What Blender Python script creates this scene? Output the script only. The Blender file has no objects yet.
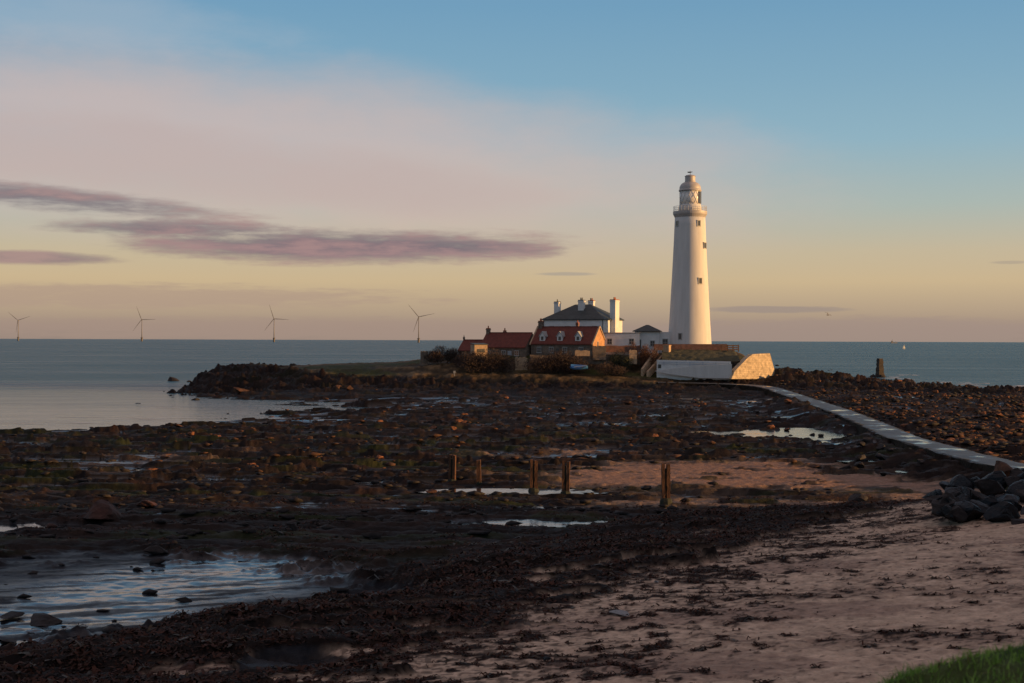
import bpy, math, random
import numpy as np
from mathutils import Vector, Matrix

random.seed(7)
R = math.radians
SC = bpy.context.scene
COL = SC.collection
F = 1400.0      # focal length in pixels of a 1024 px wide picture
H = 11.0        # eye height above the sea
SUN_EL = 5.5
SUN_DIR = Vector((0.985, -0.16, math.tan(R(SUN_EL)))).normalized()   # towards the sun

def hor(px): return 338.5 + 3.5 * px / 1024.0
def at(px, py, Y):
    return Vector(((px - 512) / F * Y, Y, H - (py - hor(px)) * Y / F))
def atz(px, py, z):
    Y = (H - z) * F / (py - hor(px))
    return Vector(((px - 512) / F * Y, Y, z))

# ------------------------------------------------------------------ noise
def _hash(ix, iy, seed):
    h = (ix.astype(np.int64) * 374761393 + iy.astype(np.int64) * 668265263 + seed * 1442695041) & 0xffffffff
    h = ((h ^ (h >> 13)) * 1274126177) & 0xffffffff
    h = ((h ^ (h >> 16)) * 2246822519) & 0xffffffff
    h = h ^ (h >> 15)
    return (h & 0xffff).astype(np.float64) / 65535.0
def vnoise(x, y, seed=0):
    x = np.asarray(x, float); y = np.asarray(y, float)
    ix = np.floor(x); iy = np.floor(y); fx = x - ix; fy = y - iy
    def g(dx, dy):
        a = _hash(ix + dx, iy + dy, seed) * 2 * np.pi
        return np.cos(a) * (fx - dx) + np.sin(a) * (fy - dy)
    u = fx * fx * fx * (fx * (fx * 6 - 15) + 10); v = fy * fy * fy * (fy * (fy * 6 - 15) + 10)
    a = g(0, 0) * (1 - u) + g(1, 0) * u
    b = g(0, 1) * (1 - u) + g(1, 1) * u
    return (a * (1 - v) + b * v) * 1.5
def fbm(x, y, o=4, seed=0):
    x = np.asarray(x, float); y = np.asarray(y, float)
    r = 0; a = 1.0; t = 0
    for i in range(o):
        r = r + a * vnoise(x * 2 ** i + 13.1 * i, y * 2 ** i - 7.7 * i, seed + i * 17); t += a; a *= 0.5
    return r / t * 1.35
def ss(a, b, x):
    t = np.clip((x - a) / (b - a), 0, 1)
    return t * t * (3 - 2 * t)
def smax(a, b, k):
    h = np.clip(0.5 + 0.5 * (a - b) / k, 0, 1)
    return b * (1 - h) + a * h + k * h * (1 - h)
def smin(a, b, k): return -smax(-a, -b, k)

# ------------------------------------------------------------------ terrain
TX = np.array([-400, -140, -100, -73, -67, -58, -50, -40, -25, -15, 0, 20, 30, 40, 48, 56, 65, 80, 100, 130, 170, 400.])
TY = np.array([265, 278, 288, 296, 305, 320, 335, 350, 380.])
TZ = np.array([
 [-4]*9,
 [-3, -3, -3, -3, -3, -3, -3, -3, -4],
 [-3, -3, -3, -3, -2.5, -2.5, -3, -3, -4],
 [-2, -2, -2, -1.8, -1.2, -1., -1.5, -3, -4],
 [-.5, -.6, -.1, 1.5, 3.3, 4.4, 3.0, -1.5, -4],
 [0, .2, 1.0, 3.0, 4.6, 5.2, 3.5, -1, -4],
 [.2, .8, 1.8, 3.8, 4.8, 5.0, 3.5, -1, -4],
 [.5, 1.4, 2.8, 4.8, 5.4, 5.5, 4, -1, -4],
 [1.0, 1.8, 3.4, 5.2, 5.9, 6.0, 4.5, -1, -4],
 [1.2, 2.0, 3.8, 5.7, 7.2, 7.4, 5, -1, -4],
 [1.3, 2.2, 4.0, 6.1, 8.2, 8.4, 6, 0, -4],
 [1.4, 2.2, 4.0, 6.5, 8.5, 9.2, 7, 0, -4],
 [1.4, 2.2, 3.4, 6.6, 9.2, 9.4, 7, 0, -4],
 [1.4, 2.1, 3.3, 6.6, 9.3, 9.4, 7, 0, -4],
 [1.5, 2.1, 3.3, 6.4, 9.0, 8.8, 6.5, 0, -4],
 [1.4, 2.0, 3.3, 4.2, 5, 5, 4, 0, -4],
 [1.2, 1.8, 2.9, 3.5, 3.8, 3.6, 2.5, -.5, -4],
 [.9, 1.3, 1.9, 2.2, 2.2, 1.7, .7, -1.5, -4],
 [.7, .7, .8, .8, .5, -.3, -1.0, -2, -4],
 [.5, .4, .2, 0, -.3, -.8, -1.5, -3, -4],
 [.5, .5, .4, .3, .2, -.6, -2, -3, -4],
 [-3]*8 + [-4]], float)
def table(X, Y):
    Yc = np.clip(Y, TY[0], TY[-1]); Xc = np.clip(X, TX[0], TX[-1])
    i = np.clip(np.searchsorted(TX, Xc) - 1, 0, len(TX) - 2); j = np.clip(np.searchsorted(TY, Yc) - 1, 0, len(TY) - 2)
    u = (Xc - TX[i]) / (TX[i + 1] - TX[i]); v = (Yc - TY[j]) / (TY[j + 1] - TY[j])
    u = 0.5 * u + 0.5 * u * u * (3 - 2 * u); v = 0.5 * v + 0.5 * v * v * (3 - 2 * v)
    return (TZ[i, j] * (1 - u) + TZ[i + 1, j] * u) * (1 - v) + (TZ[i, j + 1] * (1 - u) + TZ[i + 1, j + 1] * u) * v

# causeway centre line: (x, y, z)
CW = [(90, 66, 2.9), (72, 74, 2.7), (56, 80, 2.5), (45, 85.5, 2.4), (37.5, 93, 2.3), (36.2, 103, 2.2), (36.9, 118, 2.1), (37.6, 135, 2.0), (40.3, 155, 1.95),
      (42.6, 175, 1.95), (45.0, 200, 1.95), (46.9, 225, 2.0), (48.3, 245, 2.1), (49.2, 260, 2.25), (48.6, 268, 2.4), (46, 274, 2.5), (41, 277, 2.6), (35, 278, 2.7), (27, 278, 2.8)]
CY = np.array([c[1] for c in CW]); CX = np.array([c[0] for c in CW])
XWY = [0, 120, 150, 158, 163, 180, 200, 220, 240, 260, 275]
XWX = [-140, -110, -66, -53, -45, -37, -27, -22, -26, -36, -46]
XBY = [-60, 0, 20, 34.7, 44, 51.7, 66, 75, 85, 95, 110, 400]
XBX = [-30, -14, -9, -3.2, 1.6, 6, 15, 21, 30, 40, 60, 400]
# pools: x, y, rx, ry, level
POOLS = [(-16.8, 53.5, 13.5, 12.5, 1.00), (33.0, 151, 6.8, 11.5, 0.80), (23.5, 157, 5, 3, 0.72), (0.2, 92.5, 5.4, 1.6, 1.0),
         (0.5, 77, 4.2, 1.7, 0.98), (31.3, 107, 1.6, 1.2, 1.05), (-6.2, 39.3, 1.8, 1.6, 1.75), (-26, 74, 4, 1.6, 1.03), (29.5, 118, 1.8, 1.6, 0.95)]

def ground(X, Y, full=True):
    X = np.asarray(X, float); Y = np.asarray(Y, float)
    n0 = fbm(X / 60, Y / 40, 3, 3)
    n1 = fbm(X / 22, Y / 11, 4, 11)
    n2 = fbm(X / 4.5, Y / 2.6, 4, 23)
    n3 = fbm(X / 1.1, Y / .8, 4, 37)
    Xw = np.interp(Y, XWY, XWX) + 4 * n1 + 22 * fbm(X / 40, Y / 3.2, 3, 501) + 3 * n2; Xb = np.interp(Y, XBY, XBX) + 1.6 * n1 + .5 * n2
    b = X - Xb
    reef = np.interp(Y, [0, 60, 80, 120, 400], [1.2, 1.15, 1.05, .75, .75])
    cx = np.interp(Y, CY[4:15], CX[4:15])
    reef = reef + (.75 + .35 * n2) * np.exp(-((X - cx + 3.0) / 2.4) ** 2) * ss(90, 100, Y) * (1 - ss(225, 250, Y))
    reef = reef + .5 * ss(1, 8, X - cx) * ss(98, 110, Y) * (1 - ss(70, 115, X)) + .35 * n0
    sea_side = np.clip((X - Xw) * .055, -2.2, 5)
    reef = smin(reef, sea_side, .25)
    reef = reef + .55 * np.exp(-((Y - 258 - 2 * n1) / 3.2) ** 2) * ss(-72, -55, X) * (1 - ss(-30, -24, X))
    reef = reef - 2.5 * ss(140, 260, X)
    w = ss(250, 268, Y)
    z = reef * (1 - w) + table(X, Y) * w
    zi = z.copy()
    z = z + 4.3 * np.exp(-(((X - 113) / 6) ** 2 + ((Y - 432) / 12) ** 2)) * w       # skerry under the beacon
    # beach
    beach = 2.35 + np.clip(b, -40, 25) * .055
    beach = np.where(Y > 60, beach - .03 * (Y - 60), beach)
    fade = 1 - ss(80, 115, Y)
    z = np.where(Y < 120, smax(z, beach * fade - 3 * (1 - fade), .4), z)
    bb = b + 2.4 * n2 + 1.3 * n3 + 2.0 * n1 + 1.2
    sand = ss(-.5, .5, bb) * (1 - ss(72, 84, Y))
    bs = ss(2, -16, b + 3 * n2) * 0
    gap = ss(.16, .34, fbm(X / 3.6, Y / 1.5, 4, 601) + .05 * ss(-14, -2, b) * 3 - .08)
    weedband = (1 - .9 * gap) * ss(-17, -11, b + 5 * n1) * (1 - ss(-.9, .7, bb)) * (1 - ss(80, 92, Y + 6 * n1))
    # sand flat in the middle distance
    mx = X - np.interp(Y, [80, 90, 100, 110, 120], [6, 6, 3, 4, 12])
    mid = ss(-3, 2, mx + 2.5 * n2 + 3 * n1) * (1 - ss(84 - 4, 87, 170 - Y + 5 * n2)) * 1
    mid = ss(-3, 2, mx + 2.5 * n2 + 3 * n1) * ss(82, 88, Y + 4 * n2) * (1 - ss(114, 122, Y + 6 * n2)) * (1 - ss(-2, 3, X - np.interp(Y, [84, 98, 120], [33, 30, 24]) + 2.5 * n2))
    mid = mid * (1 - .9 * ss(86, 89, Y + 3 * n2 + 2 * n1) * (1 - ss(95, 98, Y + 3 * n2 + 2 * n1)) * (1 - .8 * ss(20, 27, X + 3 * n2)))
    mid = np.maximum(mid, .9 * ss(.12, .35, n1 + .3 * n2 - .25 * ((X + 8) / 22) ** 2) * ss(104, 110, Y) * (1 - ss(128, 138, Y)))
    midpatch = ss(.05, .24, n2 * .8 + .5 * n1)
    mid = mid * (1 - .85 * midpatch)
    gsand = gap * ss(-11, -6, b + 2 * n1) * (1 - ss(66, 78, Y)) * .9
    sand = np.maximum(np.maximum(sand, mid), gsand)
    z = z * (1 - mid) + (0.95 + .15 * n1) * mid
    # pools
    pool = np.zeros_like(z)
    for (px, py, rx, ry, lv) in POOLS:
        d = np.sqrt(((X - px) / rx) ** 2 + ((Y - py) / ry) ** 2) + .30 * n2 + .28 * n1 + .22 * n3
        k = 1 - ss(.72, 1.08, d)
        dep = -.016 if rx > 10 else .08
        z = z * (1 - k) + (lv - dep) * k
        pool = np.maximum(pool, k)
    # headland that shades the beach, to the right
    x0 = np.maximum(27, .43 * Y + 3)
    hd = ss(0, 26, X - x0 + 2.5 * n1) * (1 - ss(58, 80, Y + 4 * n1)) * (1 - ss(260, 380, X))
    z = z + (13.0 - z) * hd
    # heap foot behind the rock armour
    toe = np.exp(-(((X - 27) / 6) ** 2 + ((Y - 69) / 9) ** 2))
    z = z + 1.2 * toe * (1 - hd)
    # bank below the camera
    near = 9.25 - np.where(Y > 3, .5 * (Y - 3), 0)
    near = np.where(Y < 0, 9.25 + .05 * (-Y), near)
    mound = 9.2 + np.where(X > 2, .26 * (X - 2), .75 * (X - 2)) - .4 * np.clip(Y - 7.4, 0, 99) ** 1.25
    mound = np.minimum(mound, 9.9) - .5 * np.clip(-Y, 0, 40) * 0
    mound = np.where((Y > 3) & (Y < 22), mound, -5)
    nb = smax(near, mound, .15)
    bank = ss(2.5, 4, nb)
    zz = smax(z, nb, .5)
    bankm = np.where(Y < 26, ss(-.2, .8, nb - z), 0)
    bankm = np.maximum(bankm, ss(.15, .5, hd))
    z = np.where(Y < 26, zz, z)
    # detail
    gth = np.interp(X, [-60, -20, 30, 60], [5.3, 3.2, 2.4, 5.0])
    grassy = ss(-.3, .5, zi - gth + .7 * n1 + .3 * n2) * ss(268, 282, Y)
    rock = np.clip(1 - sand - bankm - grassy - pool * .85, 0, 1)
    t = Y / 8.0 + X * .015 + 1.3 * n1 + .25 * n2
    f = t - np.floor(t)
    led = ((1 - f) * ss(0, .12, f) - .45)
    farm = ss(75, 110, Y)
    t2 = Y / 2.7 + X * .03 + 1.5 * n1 + .5 * n2
    f2 = t2 - np.floor(t2)
    led2 = ((1 - f2) * ss(0, .15, f2) - .45)
    isl = ss(266, 280, Y) * (1 - grassy)
    blocky = np.abs(n3) ** .7
    st = fbm(X / 7, Y / 1.3, 4, 301)
    dz = rock * farm * (.50 * led + .42 * led2 + .22 * n2 + .06 * n3 + .60 * st)
    dz = dz + 0.0
    dz += rock * (1 - farm) * (1 - weedband * .6) * (.16 * led2 + .18 * n2 + .10 * n3 + .18 * st)
    qs = .30; qf = dz / qs - np.floor(dz / qs)
    dz = dz * (1 - .85 * farm * rock) + .85 * farm * rock * qs * (np.floor(dz / qs) + ss(.55, .95, qf)) + rock * farm * (.05 * n2 + .05 * n3)
    cut = -.23 + .30 * n1 - .25 * (1 - ss(58, 80, Y)) + .06 * ss(150, 200, Y)
    wet = ss(.02, .10, (cut - dz)) * rock * ss(56, 66, Y) * (1 - ss(245, 262, Y)) * (1 - weedband)
    dz = np.where(rock > .5, np.maximum(dz, cut), dz)
    dz += isl * rock * (1.1 * n2 + .6 * n3 + .6 * n1 + .7 * led2)
    dz += weedband ** 2 * (.30 * np.abs(n2) + .16 * np.abs(n3) + .35 * ss(.0, .45, n1))
    dz += np.clip(sand, 0, 1) * (.06 * n2 + .05 * n3 + .045 * fbm(X / .7, Y / .5, 2, 611)) * np.where(Y < 80, 1, .7)
    ax = np.abs((X + 17) * .914 - (Y - 48.3) * .406)
    dz += pool * np.where((Y < 70) & (X < 0), (.06 * ss(1.5, 5.5, ax + 2.5 * n1 + 1.2 * n2) + .02 * n3), 0)
    dz += pool * (.022 * fbm(X / 4.2, (Y - .3 * X) / 1.6, 5, 201) + .03 * n1 + .012 * n3)
    dz += grassy * (.28 * n2 + .12 * n3)
    dz += bankm * (.25 * n2 * ss(12, 30, np.hypot(X, Y)) + .04 * n3)
    z = z + dz
    if not full: return z
    pool = ss(.3, .7, pool + .35 * n3 + .2 * n2)
    return dict(z=z, st=st, sand=sand, weed=weedband, pool=pool, bank=bankm, grassy=grassy, rock=rock, isl=isl, n1=n1, n2=n2, n3=n3, b=b, mid=mid, led=f, wet=wet)
def gz(x, y): return float(ground(np.array([x]), np.array([y]), False)[0])
def gzs(x, y): return ground(np.array(x), np.array(y), False)

# ------------------------------------------------------------------ materials
def new_mat(name):
    m = bpy.data.materials.new(name); m.use_nodes = True
    return m, m.node_tree.nodes, m.node_tree.links, m.node_tree.nodes['Principled BSDF']
def mat(name, col, rough=.7, var=.25, scale=2.0, bump=.0, bscale=None, metal=0, spec=.5, col2=None, stretch=None):
    m, N, L, p = new_mat(name)
    tc = N.new('ShaderNodeTexCoord')
    src = tc.outputs['Object']
    if stretch:
        mp = N.new('ShaderNodeMapping'); mp.inputs['Scale'].default_value = stretch
        L.new(src, mp.inputs[0]); src = mp.outputs[0]
    nz = N.new('ShaderNodeTexNoise'); nz.inputs['Scale'].default_value = scale; nz.inputs['Detail'].default_value = 6; nz.inputs['Roughness'].default_value = .65
    L.new(src, nz.inputs['Vector'])
    rp = N.new('ShaderNodeValToRGB')
    c2 = col2 or tuple(min(1, c * (1 + var)) for c in col)
    c1 = tuple(c * (1 - var) for c in col) if not col2 else col
    rp.color_ramp.elements[0].position = .32; rp.color_ramp.elements[1].position = .68
    rp.color_ramp.elements[0].color = (*c1, 1); rp.color_ramp.elements[1].color = (*c2, 1)
    L.new(nz.outputs[0], rp.inputs[0]); L.new(rp.outputs[0], p.inputs['Base Color'])
    p.inputs['Roughness'].default_value = rough; p.inputs['Metallic'].default_value = metal
    p.inputs['Specular IOR Level'].default_value = spec
    if bump:
        n2 = N.new('ShaderNodeTexNoise'); n2.inputs['Scale'].default_value = bscale or scale * 4; n2.inputs['Detail'].default_value = 5
        L.new(src, n2.inputs['Vector'])
        b = N.new('ShaderNodeBump'); b.inputs['Strength'].default_value = 1; b.inputs['Distance'].default_value = bump
        L.new(n2.outputs[0], b.inputs['Height']); L.new(b.outputs[0], p.inputs['Normal'])
    return m
def brick_mat(name, c1, c2, mortar, sx=.5, sy=.22, rough=.85, bump=.02):
    m, N, L, p = new_mat(name)
    tc = N.new('ShaderNodeTexCoord')
    sep = N.new('ShaderNodeSeparateXYZ'); L.new(tc.outputs['Object'], sep.inputs[0])
    ad = N.new('ShaderNodeMath'); ad.operation = 'ADD'; L.new(sep.outputs[0], ad.inputs[0]); L.new(sep.outputs[1], ad.inputs[1])
    cb = N.new('ShaderNodeCombineXYZ'); L.new(ad.outputs[0], cb.inputs[0]); L.new(sep.outputs[2], cb.inputs[1])
    br = N.new('ShaderNodeTexBrick'); br.inputs['Scale'].default_value = 1; br.inputs['Brick Width'].default_value = sx; br.inputs['Row Height'].default_value = sy
    br.inputs['Mortar Size'].default_value = .018; br.inputs['Color1'].default_value = (*c1, 1); br.inputs['Color2'].default_value = (*c2, 1); br.inputs['Mortar'].default_value = (*mortar, 1)
    L.new(cb.outputs[0], br.inputs[0])
    nz = N.new('ShaderNodeTexNoise'); nz.inputs['Scale'].default_value = 1.3; nz.inputs['Detail'].default_value = 6; L.new(tc.outputs['Object'], nz.inputs['Vector'])
    mr = N.new('ShaderNodeMapRange'); mr.inputs[1].default_value = .25; mr.inputs[2].default_value = .75; mr.inputs[3].default_value = .55; mr.inputs[4].default_value = 1.35
    L.new(nz.outputs[0], mr.inputs[0])
    mx = N.new('ShaderNodeVectorMath'); mx.operation = 'SCALE'; L.new(br.outputs[0], mx.inputs[0]); L.new(mr.outputs[0], mx.inputs['Scale'])
    L.new(mx.outputs[0], p.inputs['Base Color']); p.inputs['Roughness'].default_value = rough
    b = N.new('ShaderNodeBump'); b.inputs['Distance'].default_value = bump; L.new(br.outputs['Fac'], b.inputs['Height']); b.invert = True
    L.new(b.outputs[0], p.inputs['Normal'])
    return m
def tile_mat(name, c1, c2):
    m, N, L, p = new_mat(name)
    tc = N.new('ShaderNodeTexCoord')
    w = N.new('ShaderNodeTexWave'); w.inputs['Scale'].default_value = 1.1; w.bands_direction = 'X'; L.new(tc.outputs['Object'], w.inputs[0])
    nz = N.new('ShaderNodeTexNoise'); nz.inputs['Scale'].default_value = 1.6; nz.inputs['Detail'].default_value = 7; nz.inputs['Roughness'].default_value = .7; L.new(tc.outputs['Object'], nz.inputs['Vector'])
    rp = N.new('ShaderNodeValToRGB'); rp.color_ramp.elements[0].position = .3; rp.color_ramp.elements[1].position = .7
    rp.color_ramp.elements[0].color = (*c1, 1); rp.color_ramp.elements[1].color = (*c2, 1); L.new(nz.outputs[0], rp.inputs[0])
    L.new(rp.outputs[0], p.inputs['Base Color']); p.inputs['Roughness'].default_value = .8
    b = N.new('ShaderNodeBump'); b.inputs['Distance'].default_value = .04; L.new(w.outputs[0], b.inputs['Height']); L.new(b.outputs[0], p.inputs['Normal'])
    return m

M = {}
M['white'] = mat('white_paint', (.60, .575, .555), .75, .09, 1.1, .006, 8, stretch=(1, 1, .12))
M['white_wall'] = mat('lime_wash', (.66, .65, .64), .8, .10, .6, .01, 6)
M['lead'] = mat('lead_roof', (.44, .40, .38), .5, .12, 1.0)
M['slate'] = mat('slate_roof', (.035, .045, .045), .6, .35, 1.2, .02, 6)
M['pantile'] = tile_mat('red_pantiles', (.095, .020, .014), (.20, .042, .025))
M['stone'] = brick_mat('rubble_stone', (.20, .14, .10), (.13, .10, .08), (.16, .13, .11))
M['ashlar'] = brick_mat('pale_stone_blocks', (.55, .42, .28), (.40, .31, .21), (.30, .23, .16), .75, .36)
M['sandstone'] = mat('sandstone', (.40, .27, .17), .85, .3, 1.5, .02)
M['brick'] = brick_mat('red_brick', (.22, .08, .05), (.16, .06, .04), (.2, .15, .12), .3, .1)
M['terracotta'] = mat('terracotta', (.32, .10, .05), .8, .2)
M['glass'] = mat('window_glass', (.07, .07, .075), .12, .1)
M['frame'] = mat('window_frame', (.34, .33, .32), .5, .05)
M['darkframe'] = mat('dark_frame', (.05, .05, .05), .5, .05)
M['timber'] = mat('weathered_timber', (.16, .085, .05), .85, .5, 2.0, .02, 5, stretch=(3, 3, .5))
M['oldtimber'] = mat('groyne_timber', (.045, .025, .017), .85, .55, 2.5, .03, 6, stretch=(5, 5, .6), col2=(.14, .064, .035), spec=.2)
M['weedy'] = mat('weed_on_timber', (.012, .014, .006), .8, .4, 9, .02)
M['metal'] = mat('painted_metal', (.55, .55, .55), .5, .1)
M['bluerail'] = mat('blue_rail', (.10, .22, .38), .5, .1)
M['bluehull'] = mat('blue_hull', (.05, .18, .42), .45, .2)
M['boatwhite'] = mat('boat_white', (.24, .28, .32), .5, .1)
M['turbine'] = mat('turbine_paint', (.20, .19, .185), .6, .05, .01)
M['turbine_base'] = mat('turbine_yellow', (.11, .095, .085), .6, .05, .01)
M['rock'] = mat('rust_brown_rock', (.025, .015, .012), .8, .3, 1.2, .05, 3, col2=(.11, .052, .032), spec=.2)
M['rust'] = mat('rust_boulder', (.045, .021, .014), .8, .3, 1.2, .05, 3, col2=(.27, .105, .05), spec=.2)
M['darkrock'] = mat('dark_rock', (.009, .008, .008), .75, .3, 1.2, .05, 4, col2=(.035, .026, .025), spec=.25)
M['armour'] = mat('blue_grey_boulder', (.003, .004, .006), .5, .3, 1.6, .07, 5, col2=(.014, .018, .024), spec=.25)
M['redrock'] = mat('red_brown_rock', (.022, .011, .009), .75, .3, 1.8, .06, 5, col2=(.075, .03, .022), spec=.2)
M['palestone'] = mat('pale_stone', (.20, .19, .19), .7, .3, 5, .01)
M['bush'] = mat('bare_twigs', (.030, .018, .015), .9, .3, 1, col2=(.085, .05, .038))
M['rusthedge'] = mat('rust_twigs', (.055, .022, .012), .9, .3, 1, col2=(.17, .07, .035))
M['boxgreen'] = mat('evergreen_leaves', (.02, .025, .012), .9, .3, 1, col2=(.06, .06, .03))
M['weed'] = mat('seaweed_brown', (.006, .004, .003), .75, .3, 3.5, col2=(.075, .028, .017), spec=.12)
M['olive'] = mat('seaweed_olive', (.010, .007, .003), .55, .3, 2.5, col2=(.06, .034, .012), spec=.2)
M['grassblade'] = mat('grass_blade', (.06, .16, .012), .7, .3, 1.4, col2=(.26, .39, .05))
M['drygrass'] = mat('dry_grass_blade', (.16, .085, .03), .8, .3, 1.2, col2=(.22, .13, .05))
M['islegrass'] = mat('island_turf', (.022, .022, .010), .95, .3, .5, .15, 1.2, col2=(.075, .065, .028))
M['gull'] = mat('gull_feathers', (.16, .16, .17), .8, .1)

# ------------------------------------------------------------------ mesh builder
class MB:
    def __init__(s): s.v = []; s.f = []
    def add(s, vs, fs):
        o = len(s.v); s.v += [tuple(v) for v in vs]; s.f += [tuple(i + o for i in f) for f in fs]; return s
    def box(s, c, d, rz=0, tilt=None):
        x, y, z = [k / 2 for k in d]
        vs = [Vector((a * x, b * y, e * z)) for e in (-1, 1) for b in (-1, 1) for a in (-1, 1)]
        m = Matrix.Rotation(rz, 3, 'Z')
        if tilt is not None: m = m @ tilt
        return s.add([m @ v + Vector(c) for v in vs], [(0, 2, 3, 1), (4, 5, 7, 6), (0, 1, 5, 4), (2, 6, 7, 3), (0, 4, 6, 2), (1, 3, 7, 5)])
    def prism(s, pts, vec):
        n = len(pts); pts = [Vector(p) for p in pts]; vec = Vector(vec)
        return s.add(pts + [p + vec for p in pts], [tuple(range(n))[::-1], tuple(range(n, 2 * n))] + [(i, (i + 1) % n, n + (i + 1) % n, n + i) for i in range(n)])
    def lathe(s, prof, n=32, c=(0, 0, 0), cap=True):
        vs = []; fs = []
        for (r, z) in prof:
            for i in range(n):
                a = 2 * math.pi * i / n; vs.append((c[0] + r * math.cos(a), c[1] + r * math.sin(a), c[2] + z))
        for k in range(len(prof) - 1):
            for i in range(n):
                j = (i + 1) % n; fs.append((k * n + i, k * n + j, (k + 1) * n + j, (k + 1) * n + i))
        if cap: fs += [tuple(range(n))[::-1], tuple(range((len(prof) - 1) * n, len(prof) * n))]
        return s.add(vs, fs)
    def tube(s, a, b, r0, r1=None, n=8):
        a = Vector(a); b = Vector(b); r1 = r0 if r1 is None else r1
        q = (b - a).to_track_quat('Z', 'Y'); vs = []
        for p, r in ((a, r0), (b, r1)):
            for i in range(n):
                t = 2 * math.pi * i / n; vs.append(p + q @ Vector((r * math.cos(t), r * math.sin(t), 0)))
        return s.add(vs, [(i, (i + 1) % n, n + (i + 1) % n, n + i) for i in range(n)] + [tuple(range(n))[::-1], tuple(range(n, 2 * n))])
    def build(s, name, m, parent=None, smooth=False, loc=None, rz=None):
        me = bpy.data.meshes.new(name); me.from_pydata(s.v, [], s.f); me.materials.append(m)
        if smooth: me.polygons.foreach_set('use_smooth', [True] * len(me.polygons))
        me.update()
        o = bpy.data.objects.new(name, me); COL.objects.link(o)
        if parent: o.parent = parent
        if loc is not None: o.location = loc
        if rz is not None: o.rotation_euler.z = rz
        return o
def tag(o, label=None, cat=None, group=None, kind=None):
    if label: o['label'] = label
    if cat: o['category'] = cat
    if group: o['group'] = group
    if kind: o['kind'] = kind
    return o
def empty(name, loc, rz=0, label=None, cat=None, group=None):
    o = bpy.data.objects.new(name, None); COL.objects.link(o); o.location = loc; o.rotation_euler.z = rz; o.empty_display_size = .2
    return tag(o, label, cat, group)
def fast_mesh(name, verts, faces, m, smooth=False):
    """verts (n,3) array, faces (k,4) or (k,3) array"""
    me = bpy.data.meshes.new(name); k, c = faces.shape
    me.vertices.add(len(verts)); me.vertices.foreach_set('co', np.asarray(verts, np.float32).ravel())
    me.loops.add(k * c); me.loops.foreach_set('vertex_index', faces.astype(np.int32).ravel())
    me.polygons.add(k); me.polygons.foreach_set('loop_start', np.arange(0, k * c, c, dtype=np.int32))
    if smooth: me.polygons.foreach_set('use_smooth', np.ones(k, bool))
    me.update(calc_edges=True); me.validate()
    me.materials.append(m)
    o = bpy.data.objects.new(name, me); COL.objects.link(o)
    return o

# ------------------------------------------------------------------ camera
cam = bpy.data.cameras.new('camera'); co = bpy.data.objects.new('camera', cam); COL.objects.link(co)
cam.sensor_width = 36; cam.lens = F * 36 / 1024; cam.clip_end = 100000; cam.clip_start = .2
SC.camera = co
cam.dof.use_dof = True; cam.dof.focus_distance = 200; cam.dof.aperture_fstop = 4.0
co.matrix_world = Matrix.Translation((0, 0, H)) @ Matrix.Rotation(R(90 - .05), 4, 'X') @ Matrix.Rotation(R(.196), 4, 'Z')

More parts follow.
